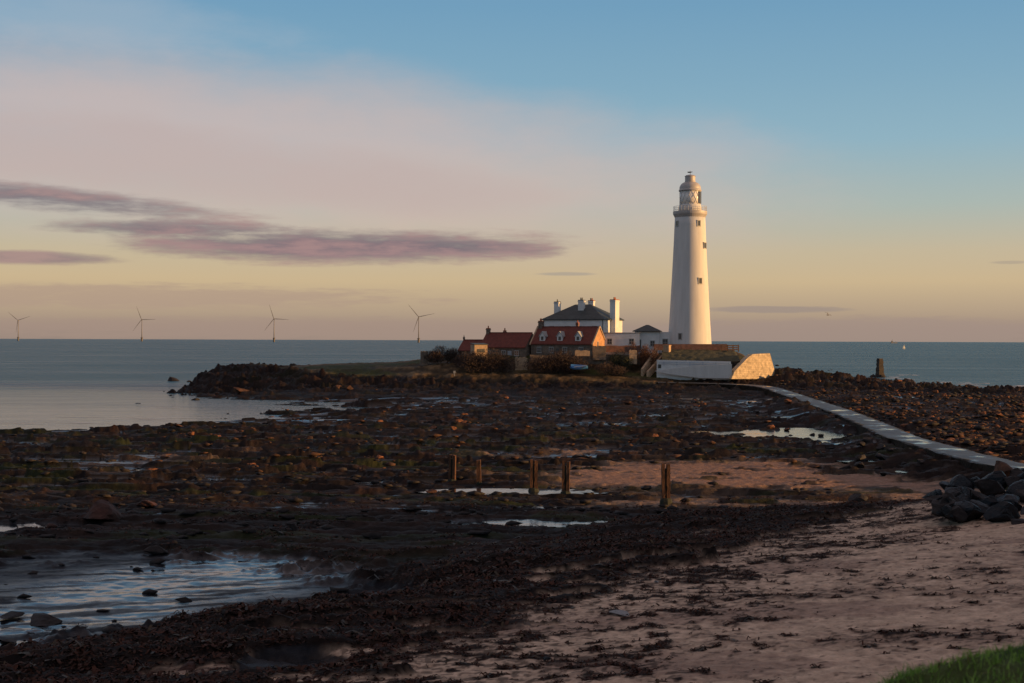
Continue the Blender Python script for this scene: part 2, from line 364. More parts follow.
# ------------------------------------------------------------------ ground sheet
def build_ground():
    ys = [-160, -120, -90, -60, -40, -25, -15, -8, -3, 0, 1.5]
    y = 3.0
    while y < 440: ys.append(y); y += max(.11, min(.0029 * y if y < 120 else .0042 * y, 1.1))
    ys += [446, 455, 470, 500, 560, 700, 1000, 2000, 4000]
    ys = np.array(ys)
    u = np.linspace(-.40, .40, 860)
    ex = 42
    e = np.linspace(0, 1, ex + 1)[1:]
    rows = []
    for yy in ys:
        w = max(abs(yy), 16) if yy < 440 else yy
        xi = u * w; xm = max(500, xi[-1] * 3)
        right = xi[-1] + (xm - xi[-1]) * e ** 2.2; left = -right[::-1]
        rows.append(np.concatenate([left, xi, right]))
    X = np.array(rows); nr, nc = X.shape; Y = np.repeat(ys[:, None], nc, 1)
    g = ground(X, Y)
    Z = g['z']
    far = ss(440, 520, Y); Z = Z * (1 - far) - 6 * far
    V = np.stack([X, Y, Z], -1).reshape(-1, 3)
    idx = np.arange(nr * nc).reshape(nr, nc)
    Fc = np.stack([idx[:-1, :-1], idx[:-1, 1:], idx[1:, 1:], idx[1:, :-1]], -1).reshape(-1, 4)
    # surface colours (what the ground is made of)
    def C(*c): return np.array(c)
    def mixc(a, b, t): return a * (1 - t[..., None]) + b * t[..., None]
    n1, n2, n3 = g['n1'], g['n2'], g['n3']
    n4 = fbm(X / .9, Y / .55, 3, 71); n5 = fbm(X / 9, Y / 5, 4, 91); n6 = fbm(X / .35, Y / .2, 3, 55)
    col = np.zeros(X.shape + (3,)) + C(.020, .014, .0125)
    col = mixc(col, C(.040, .022, .017), ss(-.1, .5, n2 + .6 * n3) * .8)
    col = mixc(col, C(.012, .009, .009), ss(-.05, .35, n5 + .4 * n2))
    col = mixc(col, C(.009, .007, .0065), ss(.12, -.22, g['st']) * .8)
    green = ss(.12, .4, fbm(X / 14, Y / 4, 4, 131) + .25 * n2) * ss(55, 75, Y) * (1 - .7 * ss(130, 190, Y))
    col = mixc(col, C(.022, .031, .009), green * .6)
    col = mixc(col, C(.10, .035, .02), ss(.25, .5, n3) * ss(.0, .3, n2) * ss(110, 150, Y) * .15)
    rr = np.full(X.shape, .72)
    col = mixc(col, C(.012, .008, .007), g['weed'] * .95)
    col = mixc(col, C(.040, .022, .015), g['weed'] * ss(.1, .6, n4) * .6)
    sandc = mixc(np.zeros(X.shape + (3,)) + C(.51, .365, .265), C(.30, .205, .15), ss(-.2, .6, n2 + .5 * n4))
    wetsand = C(.27, .155, .105)
    sandc = mixc(sandc, C(.24, .155, .12), ss(.05, .45, n5 + .3 * n4) * .6)
    sandc = mixc(sandc, np.zeros_like(sandc) + wetsand, g['mid'])
    col = mixc(col, sandc, g['sand'])
    dens = .30 * ss(10, 0, g['b'])
    patch = ss(.29, .44, n4 * .75 + .45 * n2 + dens - .04) * g['sand'] * (1 - g['mid'])
    patch = np.maximum(patch, ss(.22, .42, n6 * .75 + .35 * n2 + dens) * .7 * g['sand'] * (1 - g['mid']))
    patch = np.maximum(patch, .8 * ss(.25, .42, n4 * .5 + .5 * n2) * g['mid'])
    col = mixc(col, C(.028, .019, .016), patch)
    # wet sand floor of the pools
    col = mixc(col, C(.014, .016, .021), g['pool'] * .92)
    strk = fbm(X / 6, Y / 1.1, 4, 411)
    strk = fbm(X / 4.5, (Y - .35 * X) / .9, 5, 411) + .5 * n1
    ax = np.abs((X + 17) * .914 - (Y - 48.3) * .406)
    film = np.clip(.10 + .50 * np.clip(ss(-.05, .40, strk) * .8 + .8 * ss(2.0, 7.0, ax + 2.5 * n1 + 1.5 * n2), 0, 1), .1, .6)
    film = np.where((Y < 70) & (X < 0), film, .45)
    rr = rr * (1 - g['pool']) + film * g['pool']
    col = mixc(col, C(.016, .014, .014), g['wet'] * .85)
    rr = rr * (1 - g['wet']) + .13 * g['wet']
    rr = rr * (1 - g['sand']) + .85 * g['sand']
    tuft = ss(-.2, .5, n2 + .5 * n3)
    col = mixc(col, mixc(np.zeros_like(col) + C(.045, .032, .018), C(.16, .105, .055), tuft), g['grassy'])
    col = mixc(col, C(.035, .045, .012), g['grassy'] * ss(.05, .4, n1 + .3 * n2) * .8)
    col = mixc(col, mixc(np.zeros_like(col) + C(.030, .055, .012), C(.075, .09, .03), tuft), g['bank'])
    rr = np.where(g['bank'] > .5, .9, rr)
    # dark wet weed line at the foot of the island
    foot = g['isl'] * ss(3.0, 1.0, Z) * ss(-.5, .2, n2)
    col = mixc(col, C(.014, .010, .010), foot * .8)
    m, N, L, p = new_mat('shore_ground')
    a = N.new('ShaderNodeVertexColor'); a.layer_name = 'surface'
    tc = N.new('ShaderNodeTexCoord')
    nz = N.new('ShaderNodeTexNoise'); nz.inputs['Scale'].default_value = 2.2; nz.inputs['Detail'].default_value = 8; nz.inputs['Roughness'].default_value = .72
    L.new(tc.outputs['Object'], nz.inputs['Vector'])
    mr = N.new('ShaderNodeMapRange'); mr.inputs[1].default_value = .3; mr.inputs[2].default_value = .7; mr.inputs[3].default_value = .55; mr.inputs[4].default_value = 1.5
    L.new(nz.outputs[0], mr.inputs[0])
    mx = N.new('ShaderNodeVectorMath'); mx.operation = 'SCALE'; L.new(a.outputs[0], mx.inputs[0]); L.new(mr.outputs[0], mx.inputs['Scale'])
    L.new(mx.outputs[0], p.inputs['Base Color']); L.new(a.outputs['Alpha'], p.inputs['Roughness'])
    sm = N.new('ShaderNodeMapRange'); L.new(a.outputs['Alpha'], sm.inputs[0]); sm.inputs[1].default_value = .12; sm.inputs[2].default_value = .6; sm.inputs[3].default_value = .5; sm.inputs[4].default_value = .08
    L.new(sm.outputs[0], p.inputs['Specular IOR Level'])
    bs = N.new('ShaderNodeMapRange'); L.new(a.outputs['Alpha'], bs.inputs[0]); bs.inputs[1].default_value = .12; bs.inputs[2].default_value = .6; bs.inputs[3].default_value = .05; bs.inputs[4].default_value = .85
    nb = N.new('ShaderNodeTexNoise'); nb.inputs['Scale'].default_value = 3.5; nb.inputs['Detail'].default_value = 7; nb.inputs['Roughness'].default_value = .65
    L.new(tc.outputs['Object'], nb.inputs['Vector'])
    b = N.new('ShaderNodeBump'); b.inputs['Distance'].default_value = .10; b.inputs['Strength'].default_value = .8
    L.new(bs.outputs[0], b.inputs['Strength']); L.new(nb.outputs[0], b.inputs['Height']); L.new(b.outputs[0], p.inputs['Normal'])
    o = fast_mesh('ground', V, Fc, m, True)
    at_ = o.data.color_attributes.new('surface', 'FLOAT_COLOR', 'POINT')
    rgba = np.concatenate([col, rr[..., None]], -1).reshape(-1, 4).astype(np.float32)
    at_.data.foreach_set('color', rgba.ravel())
    tag(o, 'rocky foreshore, dark seaweed and pink sand with the low green island', None, None, 'structure')
build_ground()

# ------------------------------------------------------------------ water
def water_mat(name, base, bumps, rough, streak=False):
    m, N, L, p = new_mat(name)
    p.inputs['Base Color'].default_value = (*base, 1); p.inputs['Roughness'].default_value = rough; p.inputs['IOR'].default_value = 1.33
    tc = N.new('ShaderNodeTexCoord'); prev = None
    for (sc, st, dist) in bumps:
        mp = N.new('ShaderNodeMapping'); mp.inputs['Scale'].default_value = st; L.new(tc.outputs['Object'], mp.inputs[0])
        nz = N.new('ShaderNodeTexNoise'); nz.inputs['Scale'].default_value = sc; nz.inputs['Detail'].default_value = 4; L.new(mp.outputs[0], nz.inputs['Vector'])
        b = N.new('ShaderNodeBump'); b.inputs['Distance'].default_value = dist; L.new(nz.outputs[0], b.inputs['Height'])
        if prev: L.new(prev.outputs[0], b.inputs['Normal'])
        prev = b
    L.new(prev.outputs[0], p.inputs['Normal'])
    return m
def calm_sea(m):
    # open water: part of the light comes back from the water itself; the sheltered bay is calmer and glossier
    N = m.node_tree.nodes; L = m.node_tree.links; p = N['Principled BSDF']; out = N['Material Output']
    tc = N.new('ShaderNodeTexCoord'); sp = N.new('ShaderNodeSeparateXYZ'); L.new(tc.outputs['Object'], sp.inputs[0])
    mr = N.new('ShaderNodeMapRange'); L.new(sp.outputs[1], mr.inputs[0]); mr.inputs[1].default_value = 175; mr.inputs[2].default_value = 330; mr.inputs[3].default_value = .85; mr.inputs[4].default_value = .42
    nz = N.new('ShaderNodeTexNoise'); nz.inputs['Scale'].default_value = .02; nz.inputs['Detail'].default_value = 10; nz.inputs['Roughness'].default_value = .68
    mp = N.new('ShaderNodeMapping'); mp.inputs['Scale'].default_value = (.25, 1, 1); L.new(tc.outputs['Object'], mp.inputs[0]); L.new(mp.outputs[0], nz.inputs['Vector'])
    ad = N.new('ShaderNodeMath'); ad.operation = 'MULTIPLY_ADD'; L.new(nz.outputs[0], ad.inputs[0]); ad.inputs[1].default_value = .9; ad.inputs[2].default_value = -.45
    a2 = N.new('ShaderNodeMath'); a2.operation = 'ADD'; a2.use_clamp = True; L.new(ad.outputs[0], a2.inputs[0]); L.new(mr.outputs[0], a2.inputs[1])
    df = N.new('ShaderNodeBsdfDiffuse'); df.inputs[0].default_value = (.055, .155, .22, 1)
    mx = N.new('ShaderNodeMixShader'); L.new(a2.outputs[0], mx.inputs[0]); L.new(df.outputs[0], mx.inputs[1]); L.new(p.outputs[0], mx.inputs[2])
    q = N.new('ShaderNodeBsdfPrincipled'); q.inputs['Base Color'].default_value = (.02, .04, .05, 1); q.inputs['Roughness'].default_value = .1; q.inputs['IOR'].default_value = 1.33
    m2 = N.new('ShaderNodeMapping'); m2.inputs['Scale'].default_value = (.3, 1, 1); L.new(tc.outputs['Object'], m2.inputs[0])
    n2 = N.new('ShaderNodeTexNoise'); n2.inputs['Scale'].default_value = .7; n2.inputs['Detail'].default_value = 4; L.new(m2.outputs[0], n2.inputs['Vector'])
    bp = N.new('ShaderNodeBump'); bp.inputs['Distance'].default_value = .12; L.new(n2.outputs[0], bp.inputs['Height']); L.new(bp.outputs[0], q.inputs['Normal'])
    cm = N.new('ShaderNodeMapRange'); cm.interpolation_type = 'SMOOTHSTEP'; cm.inputs[1].default_value = 400; cm.inputs[2].default_value = 125; cm.inputs[3].default_value = 0; cm.inputs[4].default_value = .75
    nd = N.new('ShaderNodeMath'); nd.operation = 'MULTIPLY_ADD'; L.new(nz.outputs[0], nd.inputs[0]); nd.inputs[1].default_value = 240; L.new(sp.outputs[1], nd.inputs[2])
    n3 = N.new('ShaderNodeMath'); n3.operation = 'SUBTRACT'; L.new(nd.outputs[0], n3.inputs[0]); n3.inputs[1].default_value = 120; L.new(n3.outputs[0], cm.inputs[0])
    xm = N.new('ShaderNodeMapRange'); L.new(sp.outputs[0], xm.inputs[0]); xm.inputs[1].default_value = 40; xm.inputs[2].default_value = 0
    xx = N.new('ShaderNodeMath'); xx.operation = 'MULTIPLY'; L.new(cm.outputs[0], xx.inputs[0]); L.new(xm.outputs[0], xx.inputs[1])
    m3 = N.new('ShaderNodeMixShader'); L.new(xx.outputs[0], m3.inputs[0]); L.new(mx.outputs[0], m3.inputs[1]); L.new(q.outputs[0], m3.inputs[2]); L.new(m3.outputs[0], out.inputs[0])
    return m
sea_m = water_mat('sea_water', (.022, .058, .085), [(.02, (.4, 1, 1), 6.0), (.12, (.5, 1, 1), 3.2), (.8, (.6, 1, 1), .8)], .2)
pool_m = water_mat('pool_water', (.02, .022, .026), [(.5, (.3, .8, 1), .03), (2.2, (.4, 1, 1), .014), (12, (.6, 1, 1), .003)], .06)
calm_sea(sea_m)
def build_sea():
    ys = np.array([100, 160, 250, 400, 800, 2000, 5000, 12000, 30000, 70000.])
    V = []; n = 9
    for y in ys:
        w = 900 + y * 1.2
        for i in range(n): V.append((-w + 2 * w * i / (n - 1), y, 0))
    idx = np.arange(len(ys) * n).reshape(len(ys), n)
    Fc = np.stack([idx[:-1, :-1], idx[:-1, 1:], idx[1:, 1:], idx[1:, :-1]], -1).reshape(-1, 4)
    tag(fast_mesh('sea', np.array(V), Fc, sea_m), 'calm blue grey sea reaching the horizon', None, None, 'structure')
build_sea()
for (px, py, rx, ry, lv) in POOLS[1:]:
    k = 1.22; n = 40
    vs = [(px, py, lv)] + [(px + rx * k * math.cos(2 * math.pi * i / n), py + ry * k * math.sin(2 * math.pi * i / n), lv) for i in range(n)]
    mb = MB(); mb.add(vs, [(0, i + 1, (i + 1) % n + 1) for i in range(n)])
    tag(mb.build('water', pool_m), 'still water lying in a pool on the foreshore', None, None, 'structure')

# foam along the right-hand shore
def foam():
    m, N, L, p = new_mat('sea_foam'); p.inputs['Base Color'].default_value = (.62, .62, .63, 1); p.inputs['Roughness'].default_value = .9
    rng = np.random.default_rng(5); V = []; Fc = []
    def streak(cx, cy, l, w):
        n = 10; o = len(V); ph = rng.random() * 6
        for i in range(n + 1):
            t = i / n * 2 - 1; ww = w * (1 - t * t) * (.5 + rng.random()); yy = cy + .5 * w * math.sin(ph + 3 * t)
            V.append((cx + t * l, yy - ww, .03)); V.append((cx + t * l, yy + ww, .03))
        for i in range(n): Fc.append((o + 2 * i, o + 2 * i + 2, o + 2 * i + 3, o + 2 * i + 1))
    spots = [(855, 377, 14), (870, 378, 12), (893, 377, 10), (905, 379, 9), (952, 384, 12), (985, 386, 16), (1005, 387, 12), (1018, 386, 9), (970, 383, 8), (930, 382, 8), (840, 376, 8), (915, 375, 8), (1030, 388, 14), (1050, 389, 16)]
    for px, py, l in spots:
        c = atz(px, py, 0)
        for k in range(3): streak(c.x + rng.normal() * 4, c.y + rng.normal() * 3, (l * .5 + rng.random() * l * .5) * c.y / F, .9 + 1.6 * rng.random())
    for i in range(26):
        c = atz(rng.uniform(20, 330), rng.uniform(384, 434), 0); streak(c.x, c.y, 2 + 4 * rng.random(), .12 + .25 * rng.random())
    tag(fast_mesh('foam', np.array(V), np.array(Fc), m), 'thin white foam along the waterline of the foreshore', 'foam', None, 'stuff')
foam()

# ------------------------------------------------------------------ stones
def stone_mesh(seed, n=2, flat=.7, rough=.28, cuts=8, dmin=.35, dmax=.8):
    rng = random.Random(seed)
    import bmesh
    bm = bmesh.new(); bmesh.ops.create_icosphere(bm, subdivisions=n, radius=1)
    planes = [(Vector((rng.gauss(0, 1), rng.gauss(0, 1), rng.gauss(0, 1))).normalized(), rng.uniform(dmin, dmax)) for _ in range(cuts)]
    for v in bm.verts:
        for nn, d in planes:
            k = v.co.dot(nn)
            if k > d: v.co -= nn * (k - d)
        v.co += Vector((rng.gauss(0, 1), rng.gauss(0, 1), rng.gauss(0, 1))) * rough * .14
        v.co.z *= flat
    vs = [tuple(v.co) for v in bm.verts]; bm.verts.index_update(); fs = [tuple(v.index for v in f.verts) for f in bm.faces]
    bm.free(); return vs, fs
STONES = [stone_mesh(i, 2, random.uniform(.55, .9)) for i in range(12)]
BIG = [stone_mesh(100 + i, 3, random.uniform(.7, .95), .10, 11, .32, .62) for i in range(10)]
SM = {}
def boulder(name, i, x, y, s, rz, m, label, cat, group=None, big=False, sink=.25, dz=0, tilt=0):
    key = (i, big, m.name)
    if key not in SM:
        vs, fs = (BIG if big else STONES)[i]
        me = bpy.data.meshes.new('stone'); me.from_pydata(vs, [], fs); me.materials.append(m); me.update(); SM[key] = me
    o = bpy.data.objects.new(name, SM[key]); COL.objects.link(o)
    sx, sy, sz = s if isinstance(s, tuple) else (s, s, s)
    o.location = (x, y, gz(x, y) + sz * (.7 - sink) + dz); o.scale = (sx, sy, sz); o.rotation_euler = (tilt, tilt * .6, rz)
    return tag(o, label, cat, group)

# singled-out rocks
def prock(px, py, z, wpx, hr, label, m, i, name='rock'):
    c = atz(px, py, z); s = wpx / 1.55 * c.y / F
    boulder(name, i, c.x, c.y, (s, s * .8, s * hr), random.uniform(0, 6), m, label, 'rock', None, True)
prock(103, 522, 1.1, 44, .62, 'large flat-topped red brown rock alone on the dark reef at left', M['redrock'], 0)
prock(50, 527, 1.1, 18, .6, 'small red brown rock just left of the large flat-topped rock', M['redrock'], 1)
prock(147, 509, 1.05, 26, .45, 'low reddish slab behind the large flat-topped rock', M['redrock'], 2)
prock(293, 532, 1.15, 14, 1.0, 'small upright black rock at the right end of the wet sand', M['darkrock'], 3)
prock(12, 619, 1.0, 34, .3, 'black weedy rock at the left frame edge beside the pool', M['darkrock'], 4)
prock(45, 623, 1.0, 40, .32, 'long low brown rock standing in the pool at bottom left', M['darkrock'], 5)
prock(8, 645, 1.0, 26, .4, 'smallest black rock below the pair in the pool', M['darkrock'], 6)
prock(862, 499, 1.3, 22, .85, 'round black boulder alone on the sand left of the rock armour', M['darkrock'], 7)
prock(160, 557, 1.0, 26, .4, 'thin dark rock ledge in the middle of the shining pool', M['darkrock'], 8)
prock(622, 611, 2.6, 26, .22, 'pale flat stone lying at the seaweed edge', M['palestone'], 9, 'stone')
prock(548, 663, 2.4, 12, .5, 'small slate blue stone on the sand near the bottom edge', M['armour'], 1, 'stone')
prock(657, 578, 2.5, 6, .6, 'tiny white pebble in the dark seaweed', M['palestone'], 2, 'stone')
prock(495, 573, 2.3, 6, .6, 'tiny pale pebble left of the white one in the seaweed', M['palestone'], 3, 'stone')
prock(432, 496, 1.0, 14, .6, 'small brown rock left of the leftmost groyne post', M['redrock'], 4)
prock(190, 665, 2.0, 24, .5, 'rusty rock half buried in seaweed at the bottom left', M['redrock'], 5)

# rocks off the island's left tip
for k, (px, py, w, hr, lab) in enumerate([(173, 381, 20, .40, 'low dark rock awash farthest left off the island'), (189, 382, 9, .5, 'small dark rock between the awash rock and the island tip'),
        (195, 400, 14, .3, 'flat dark rock in the shallow water below the island tip'), (139, 403.5, 10, .3, 'tiny rock at the left end of the long dark ledge'),
        (112, 432, 26, .22, 'flat weedy rock in the shallows near the reef edge'), (200, 380, 14, .7, 'dark blocky rock touching the left tip of the island')]):
    c = atz(px, py, 0); s = w / 2 * c.y / F
    boulder('sea_rock', k, c.x, c.y, (s, s * .8, s * hr * 1.4), k, M['darkrock'], lab, 'rock', None, True, sink=.5, dz=-gz(c.x, c.y) - .1)
for k, (px, py, w, hr, lab) in enumerate([(240, 391, 22, .6, 'sunlit orange rock low at the water below the island tip'), (337, 386, 14, .8, 'sunlit orange rock face under the island cliff, left of a pair'),
        (351, 386, 10, .8, 'smaller sunlit orange rock, right of a pair under the island cliff')]):
    c = at(px, py, 272); s = w / 2 * c.y / F
    boulder('sea_rock', k + 6, c.x, c.y, (s, s * .8, s * hr), k * 2.1, M['rock'], lab, 'rock', None, True, sink=.3)

# rock armour at the right edge
arm = [(945, 512, 34), (968, 516, 38), (1000, 522, 40), (1020, 529, 34), (935, 500, 26), (955, 500, 30), (980, 505, 34), (1010, 508, 36), (965, 491, 28), (990, 494, 32), (1018, 496, 30),
       (1000, 483, 34), (1022, 484, 28), (980, 486, 24), (1035, 515, 36), (1040, 498, 34), (1045, 484, 32), (1060, 520, 38), (1062, 500, 34), (948, 490, 18), (1003, 474, 26), (1030, 476, 24), (1082, 512, 36), (1070, 482, 30)]
ra = random.Random(12)
for _ in range(34):
    px = ra.uniform(940, 1085); top = 505 - (px - 935) * .35 if px < 1010 else 478
    arm.append((px, ra.uniform(max(474, top), 518), ra.uniform(18, 32)))
for k, (px, py, w) in enumerate(arm):
    z = 2.9 + (527 - py) * .025
    c = atz(px, py, z); s = w * .64 * c.y / F
    lab = 'dark blue grey boulder in the rock armour heap at the right edge'
    mm = M['armour'] if k % 3 else M['darkrock']
    if k == 3: lab = 'pale blue boulder at the lower right toe of the rock armour heap'
    if k == 20: lab, mm = 'sunlit brown boulder topmost on the rock armour heap', M['rock']
    if k == 4: lab = 'dark flat boulder at the left end of the rock armour heap'
    o = boulder('boulder', k % 10, c.x, c.y, (s, s * .85, s * random.uniform(.7, .95)), random.uniform(0, 6), mm, lab, 'boulder', 'rock armour boulders at the right edge', True, tilt=random.uniform(-.4, .4))
    o.location.z = z + s * .25
if True:
    pass

# boulders strewn on the reef
rs = random.Random(21)
def strew(n, region, smin_, smax_, m, label, group, name='reef_boulder', tries=20000):
    k = 0
    while k < n and tries:
        tries -= 1
        px = rs.uniform(region[0], region[2]); py = region[1] + (region[3] - region[1]) * rs.random()
        c = atz(px, py, 1.0)
        cx = float(np.interp(c.y, CY[4:15], CX[4:15]))
        if abs(c.x - cx) < 3.2: continue
        if region[4] == 'R' and c.x < cx: continue
        if region[4] == 'L' and c.x > cx: continue
        z = gz(c.x, c.y)
        if z < .15 or (z > 3.2 and region[4] != 'A'): continue
        s = rs.uniform(smin_, smax_)
        boulder(name, rs.randrange(12), c.x, c.y, (s, s * rs.uniform(.7, 1), s * rs.uniform(.55, .9)), rs.uniform(0, 6), m, label, 'boulder', group)
        k += 1
strew(95, (780, 388, 1030, 462, 'R'), .3, .75, M['rust'], 'rust brown boulder strewn on the reef right of the causeway', 'boulders right of the causeway')
strew(32, (420, 384, 800, 440, 'L'), .35, .75, M['rust'], 'rust brown boulder strewn on the reef in front of the island', 'boulders in front of the island')
strew(9, (150, 400, 420, 470, 'L'), .35, .7, M['rust'], 'rust brown boulder strewn on the dark reef at left', 'boulders on the left reef')
strew(26, (835, 436, 960, 474, 'L'), .35, .8, M['darkrock'], 'dark slab rock at the foot of the causeway wall', 'rocks along the causeway foot')
strew(16, (775, 425, 865, 447, 'L'), .25, .5, M['darkrock'], 'dark stone poking out of the bright pool beside the causeway', 'stones in the bright pool')

# countless smaller stones: one mesh each side
def stones_stuff(name, n, xr, yr, side, smin_, smax_, m, label, seed, power=1.0, pmax=.5):
    rng = np.random.default_rng(seed)
    px = rng.uniform(xr[0], xr[1], n * 3); py = yr[0] + (yr[1] - yr[0]) * rng.random(n * 3) ** power
    Y = (H - 1.0) * F / (py - hor(px)); X = (px - 512) / F * Y
    g = ground(X, Y); cx = np.interp(Y, CY[4:15], CX[4:15])
    ok = (np.abs(X - cx) > 2.6) & (g['z'] > .1) & (g['sand'] < .35) & (g['pool'] < pmax) & (g['grassy'] < .4) & (g['bank'] < .2) & (g['weed'] < .5)
    clump = fbm(X / 8, Y / 5, 3, 77); ok &= clump > (rng.uniform(-.5, .35, len(X)) if pmax < 1 else rng.uniform(.0, .3, len(X)))
    ok &= (X > cx) if side == 'R' else (X < cx)
    X, Y, Z = X[ok][:n], Y[ok][:n], g['z'][ok][:n]
    protos = [stone_mesh(300 + i, 1, .75, .9) for i in range(8)]; P_ = len(protos)
    Vs = []; Fs = []; o = 0
    for i in range(len(X)):
        vs, fs = protos[i % 8]; a = rng.normal(0, .35) + (math.pi if rng.random() < .5 else 0); s = smin_ + (smax_ - smin_) * rng.random() ** 2.5
        v = np.array(vs); ca, sa = math.cos(a), math.sin(a)
        v = np.stack([(v[:, 0] * ca - v[:, 1] * sa) * s * 1.75, (v[:, 0] * sa + v[:, 1] * ca) * s * .9, v[:, 2] * s * .72], 1) + (X[i], Y[i], Z[i] + .2 * s)
        Vs.append(v); Fs.append(np.array(fs) + o); o += len(v)
    tag(fast_mesh(name, np.concatenate(Vs), np.concatenate(Fs), m), label, 'stones', None, 'stuff')
stones_stuff('reef_stones', 4200, (760, 1040), (384, 470), 'R', .08, .42, M['rock'], 'countless small rust brown stones covering the reef right of the causeway', 1)
stones_stuff('reef_stones', 900, (150, 850), (382, 470), 'L', .08, .42, M['rock'], 'countless small brown stones covering the reef before the island', 2, .9)
stones_stuff('reef_stones', 2600, (770, 1040), (384, 472), 'R', .1, .5, M['darkrock'], 'countless small dark stones right of the causeway', 4)
stones_stuff('reef_stones', 1700, (-20, 850), (395, 540), 'L', .06, .38, M['darkrock'], 'countless small dark stones on the nearer reef', 3)

stones_stuff('pool_stones', 45, (-10, 345), (540, 660), 'L', .03, .30, M['darkrock'], 'small dark stones and weed lumps standing in the shining wet sand', 6, 1.0, 2)

# ------------------------------------------------------------------ seaweed
def seaweed(seed, n, m, big, lab):
    rng = np.random.default_rng(seed)
    Y = 27 + 63 * rng.random(n) ** 1.1; X = rng.uniform(-.40, .40, n) * Y
    g = ground(X, Y)
    n4 = fbm(X / .9, Y / .55, 3, 71)
    dens = .30 * ss(10, 0, g['b'])
    patch = ss(.29, .44, n4 * .75 + .45 * g['n2'] + dens - .04) * g['sand'] * (1 - g['mid'])
    rk = g['rock'] * ss(.0, .35, g['n2']) * .35
    pr = np.maximum(np.maximum(g['weed'] * (.35 + .65 * ss(-.3, .3, g['n2'])), patch * .9), rk) * (1 - g['pool'])
    ok = rng.random(n) < pr * .55
    X, Y, Z = X[ok], Y[ok], g['z'][ok]; k = len(X)
    a = rng.uniform(0, 6.28, k); s = big * rng.uniform(.04, .2, k) * (.6 + .8 * ss(-.3, .4, n4[ok])) * np.where(g['sand'][ok] > .5, .55, 1); up = rng.uniform(.0, .8, k)
    w = s * rng.uniform(.12, .35, k)
    dx, dy = np.cos(a), np.sin(a); nx, ny = -dy, dx
    V = np.zeros((k, 6, 3)); 
    for j, (t, hz) in enumerate(((0, 0), (.5, 1), (1, .25))):
        bend = rng.normal(0, .25, k)
        for q, sg in enumerate((-1, 1)):
            V[:, j * 2 + q, 0] = X + dx * s * 2 * t + (nx * sg) * w + nx * bend * s
            V[:, j * 2 + q, 1] = Y + dy * s * 2 * t + (ny * sg) * w + ny * bend * s
            V[:, j * 2 + q, 2] = Z + .01 + s * up * hz + rng.normal(0, .012, k)
    base = (np.arange(k) * 6)[:, None]
    Fc = np.concatenate([base + np.array([0, 2, 3, 1]), base + np.array([2, 4, 5, 3])])
    tag(fast_mesh('seaweed', V.reshape(-1, 3), Fc, m), lab, 'seaweed', None, 'stuff')
seaweed(9, 420000, M['weed'], .72, 'dark brown seaweed heaped along the strand and scattered over the sand')
seaweed(10, 30000, M['olive'], .95, 'glossy olive fronds lying among the dark brown seaweed')

# ------------------------------------------------------------------ grass at the camera's feet
def grass():
    rng = np.random.default_rng(4)
    for nm, m, n, lo, hi, lab in (('grass', M['grassblade'], 46000, .035, .10, 'green grass on the bank at the lower right corner'), ('dry_grass', M['drygrass'], 1500, .05, .11, 'tawny dry grass stems at the edge of the green bank')):
        X = rng.uniform(1.0, 7.5, n); Y = rng.uniform(4.5, 10.5, n)
        g = ground(X, Y); ok = g['bank'] > .5
        if nm == 'dry_grass': ok &= (fbm(X / .5, Y / .5, 2, 8) > .15) & (Y > 7.0)
        X, Y, Z = X[ok], Y[ok], g['z'][ok]; k = len(X)
        tuft = .75 + .5 * fbm(X / .35, Y / .35, 2, 5)
        h = rng.uniform(lo, hi, k) * tuft; a = rng.uniform(0, 6.28, k); lean = rng.uniform(.2, 1.1, k); w = rng.uniform(.003, .007, k)
        wa = rng.uniform(0, 6.28, k)
        V = np.zeros((k, 6, 3))
        for j, t in enumerate((0, .55, 1)):
            for q, sg in enumerate((-1, 1)):
                ww = w * (1 - .9 * t)
                V[:, j * 2 + q, 0] = X + np.cos(a) * lean * h * t * t + np.cos(wa) * ww * sg
                V[:, j * 2 + q, 1] = Y + np.sin(a) * lean * h * t * t + np.sin(wa) * ww * sg
                V[:, j * 2 + q, 2] = Z + h * t * (1 - .25 * lean * t) - .01
        base = (np.arange(k) * 6)[:, None]
        Fc = np.concatenate([base + np.array([0, 1, 3, 2]), base + np.array([2, 3, 5, 4])])
        tag(fast_mesh(nm, V.reshape(-1, 3), Fc, m), lab, 'grass', None, 'stuff')
grass()

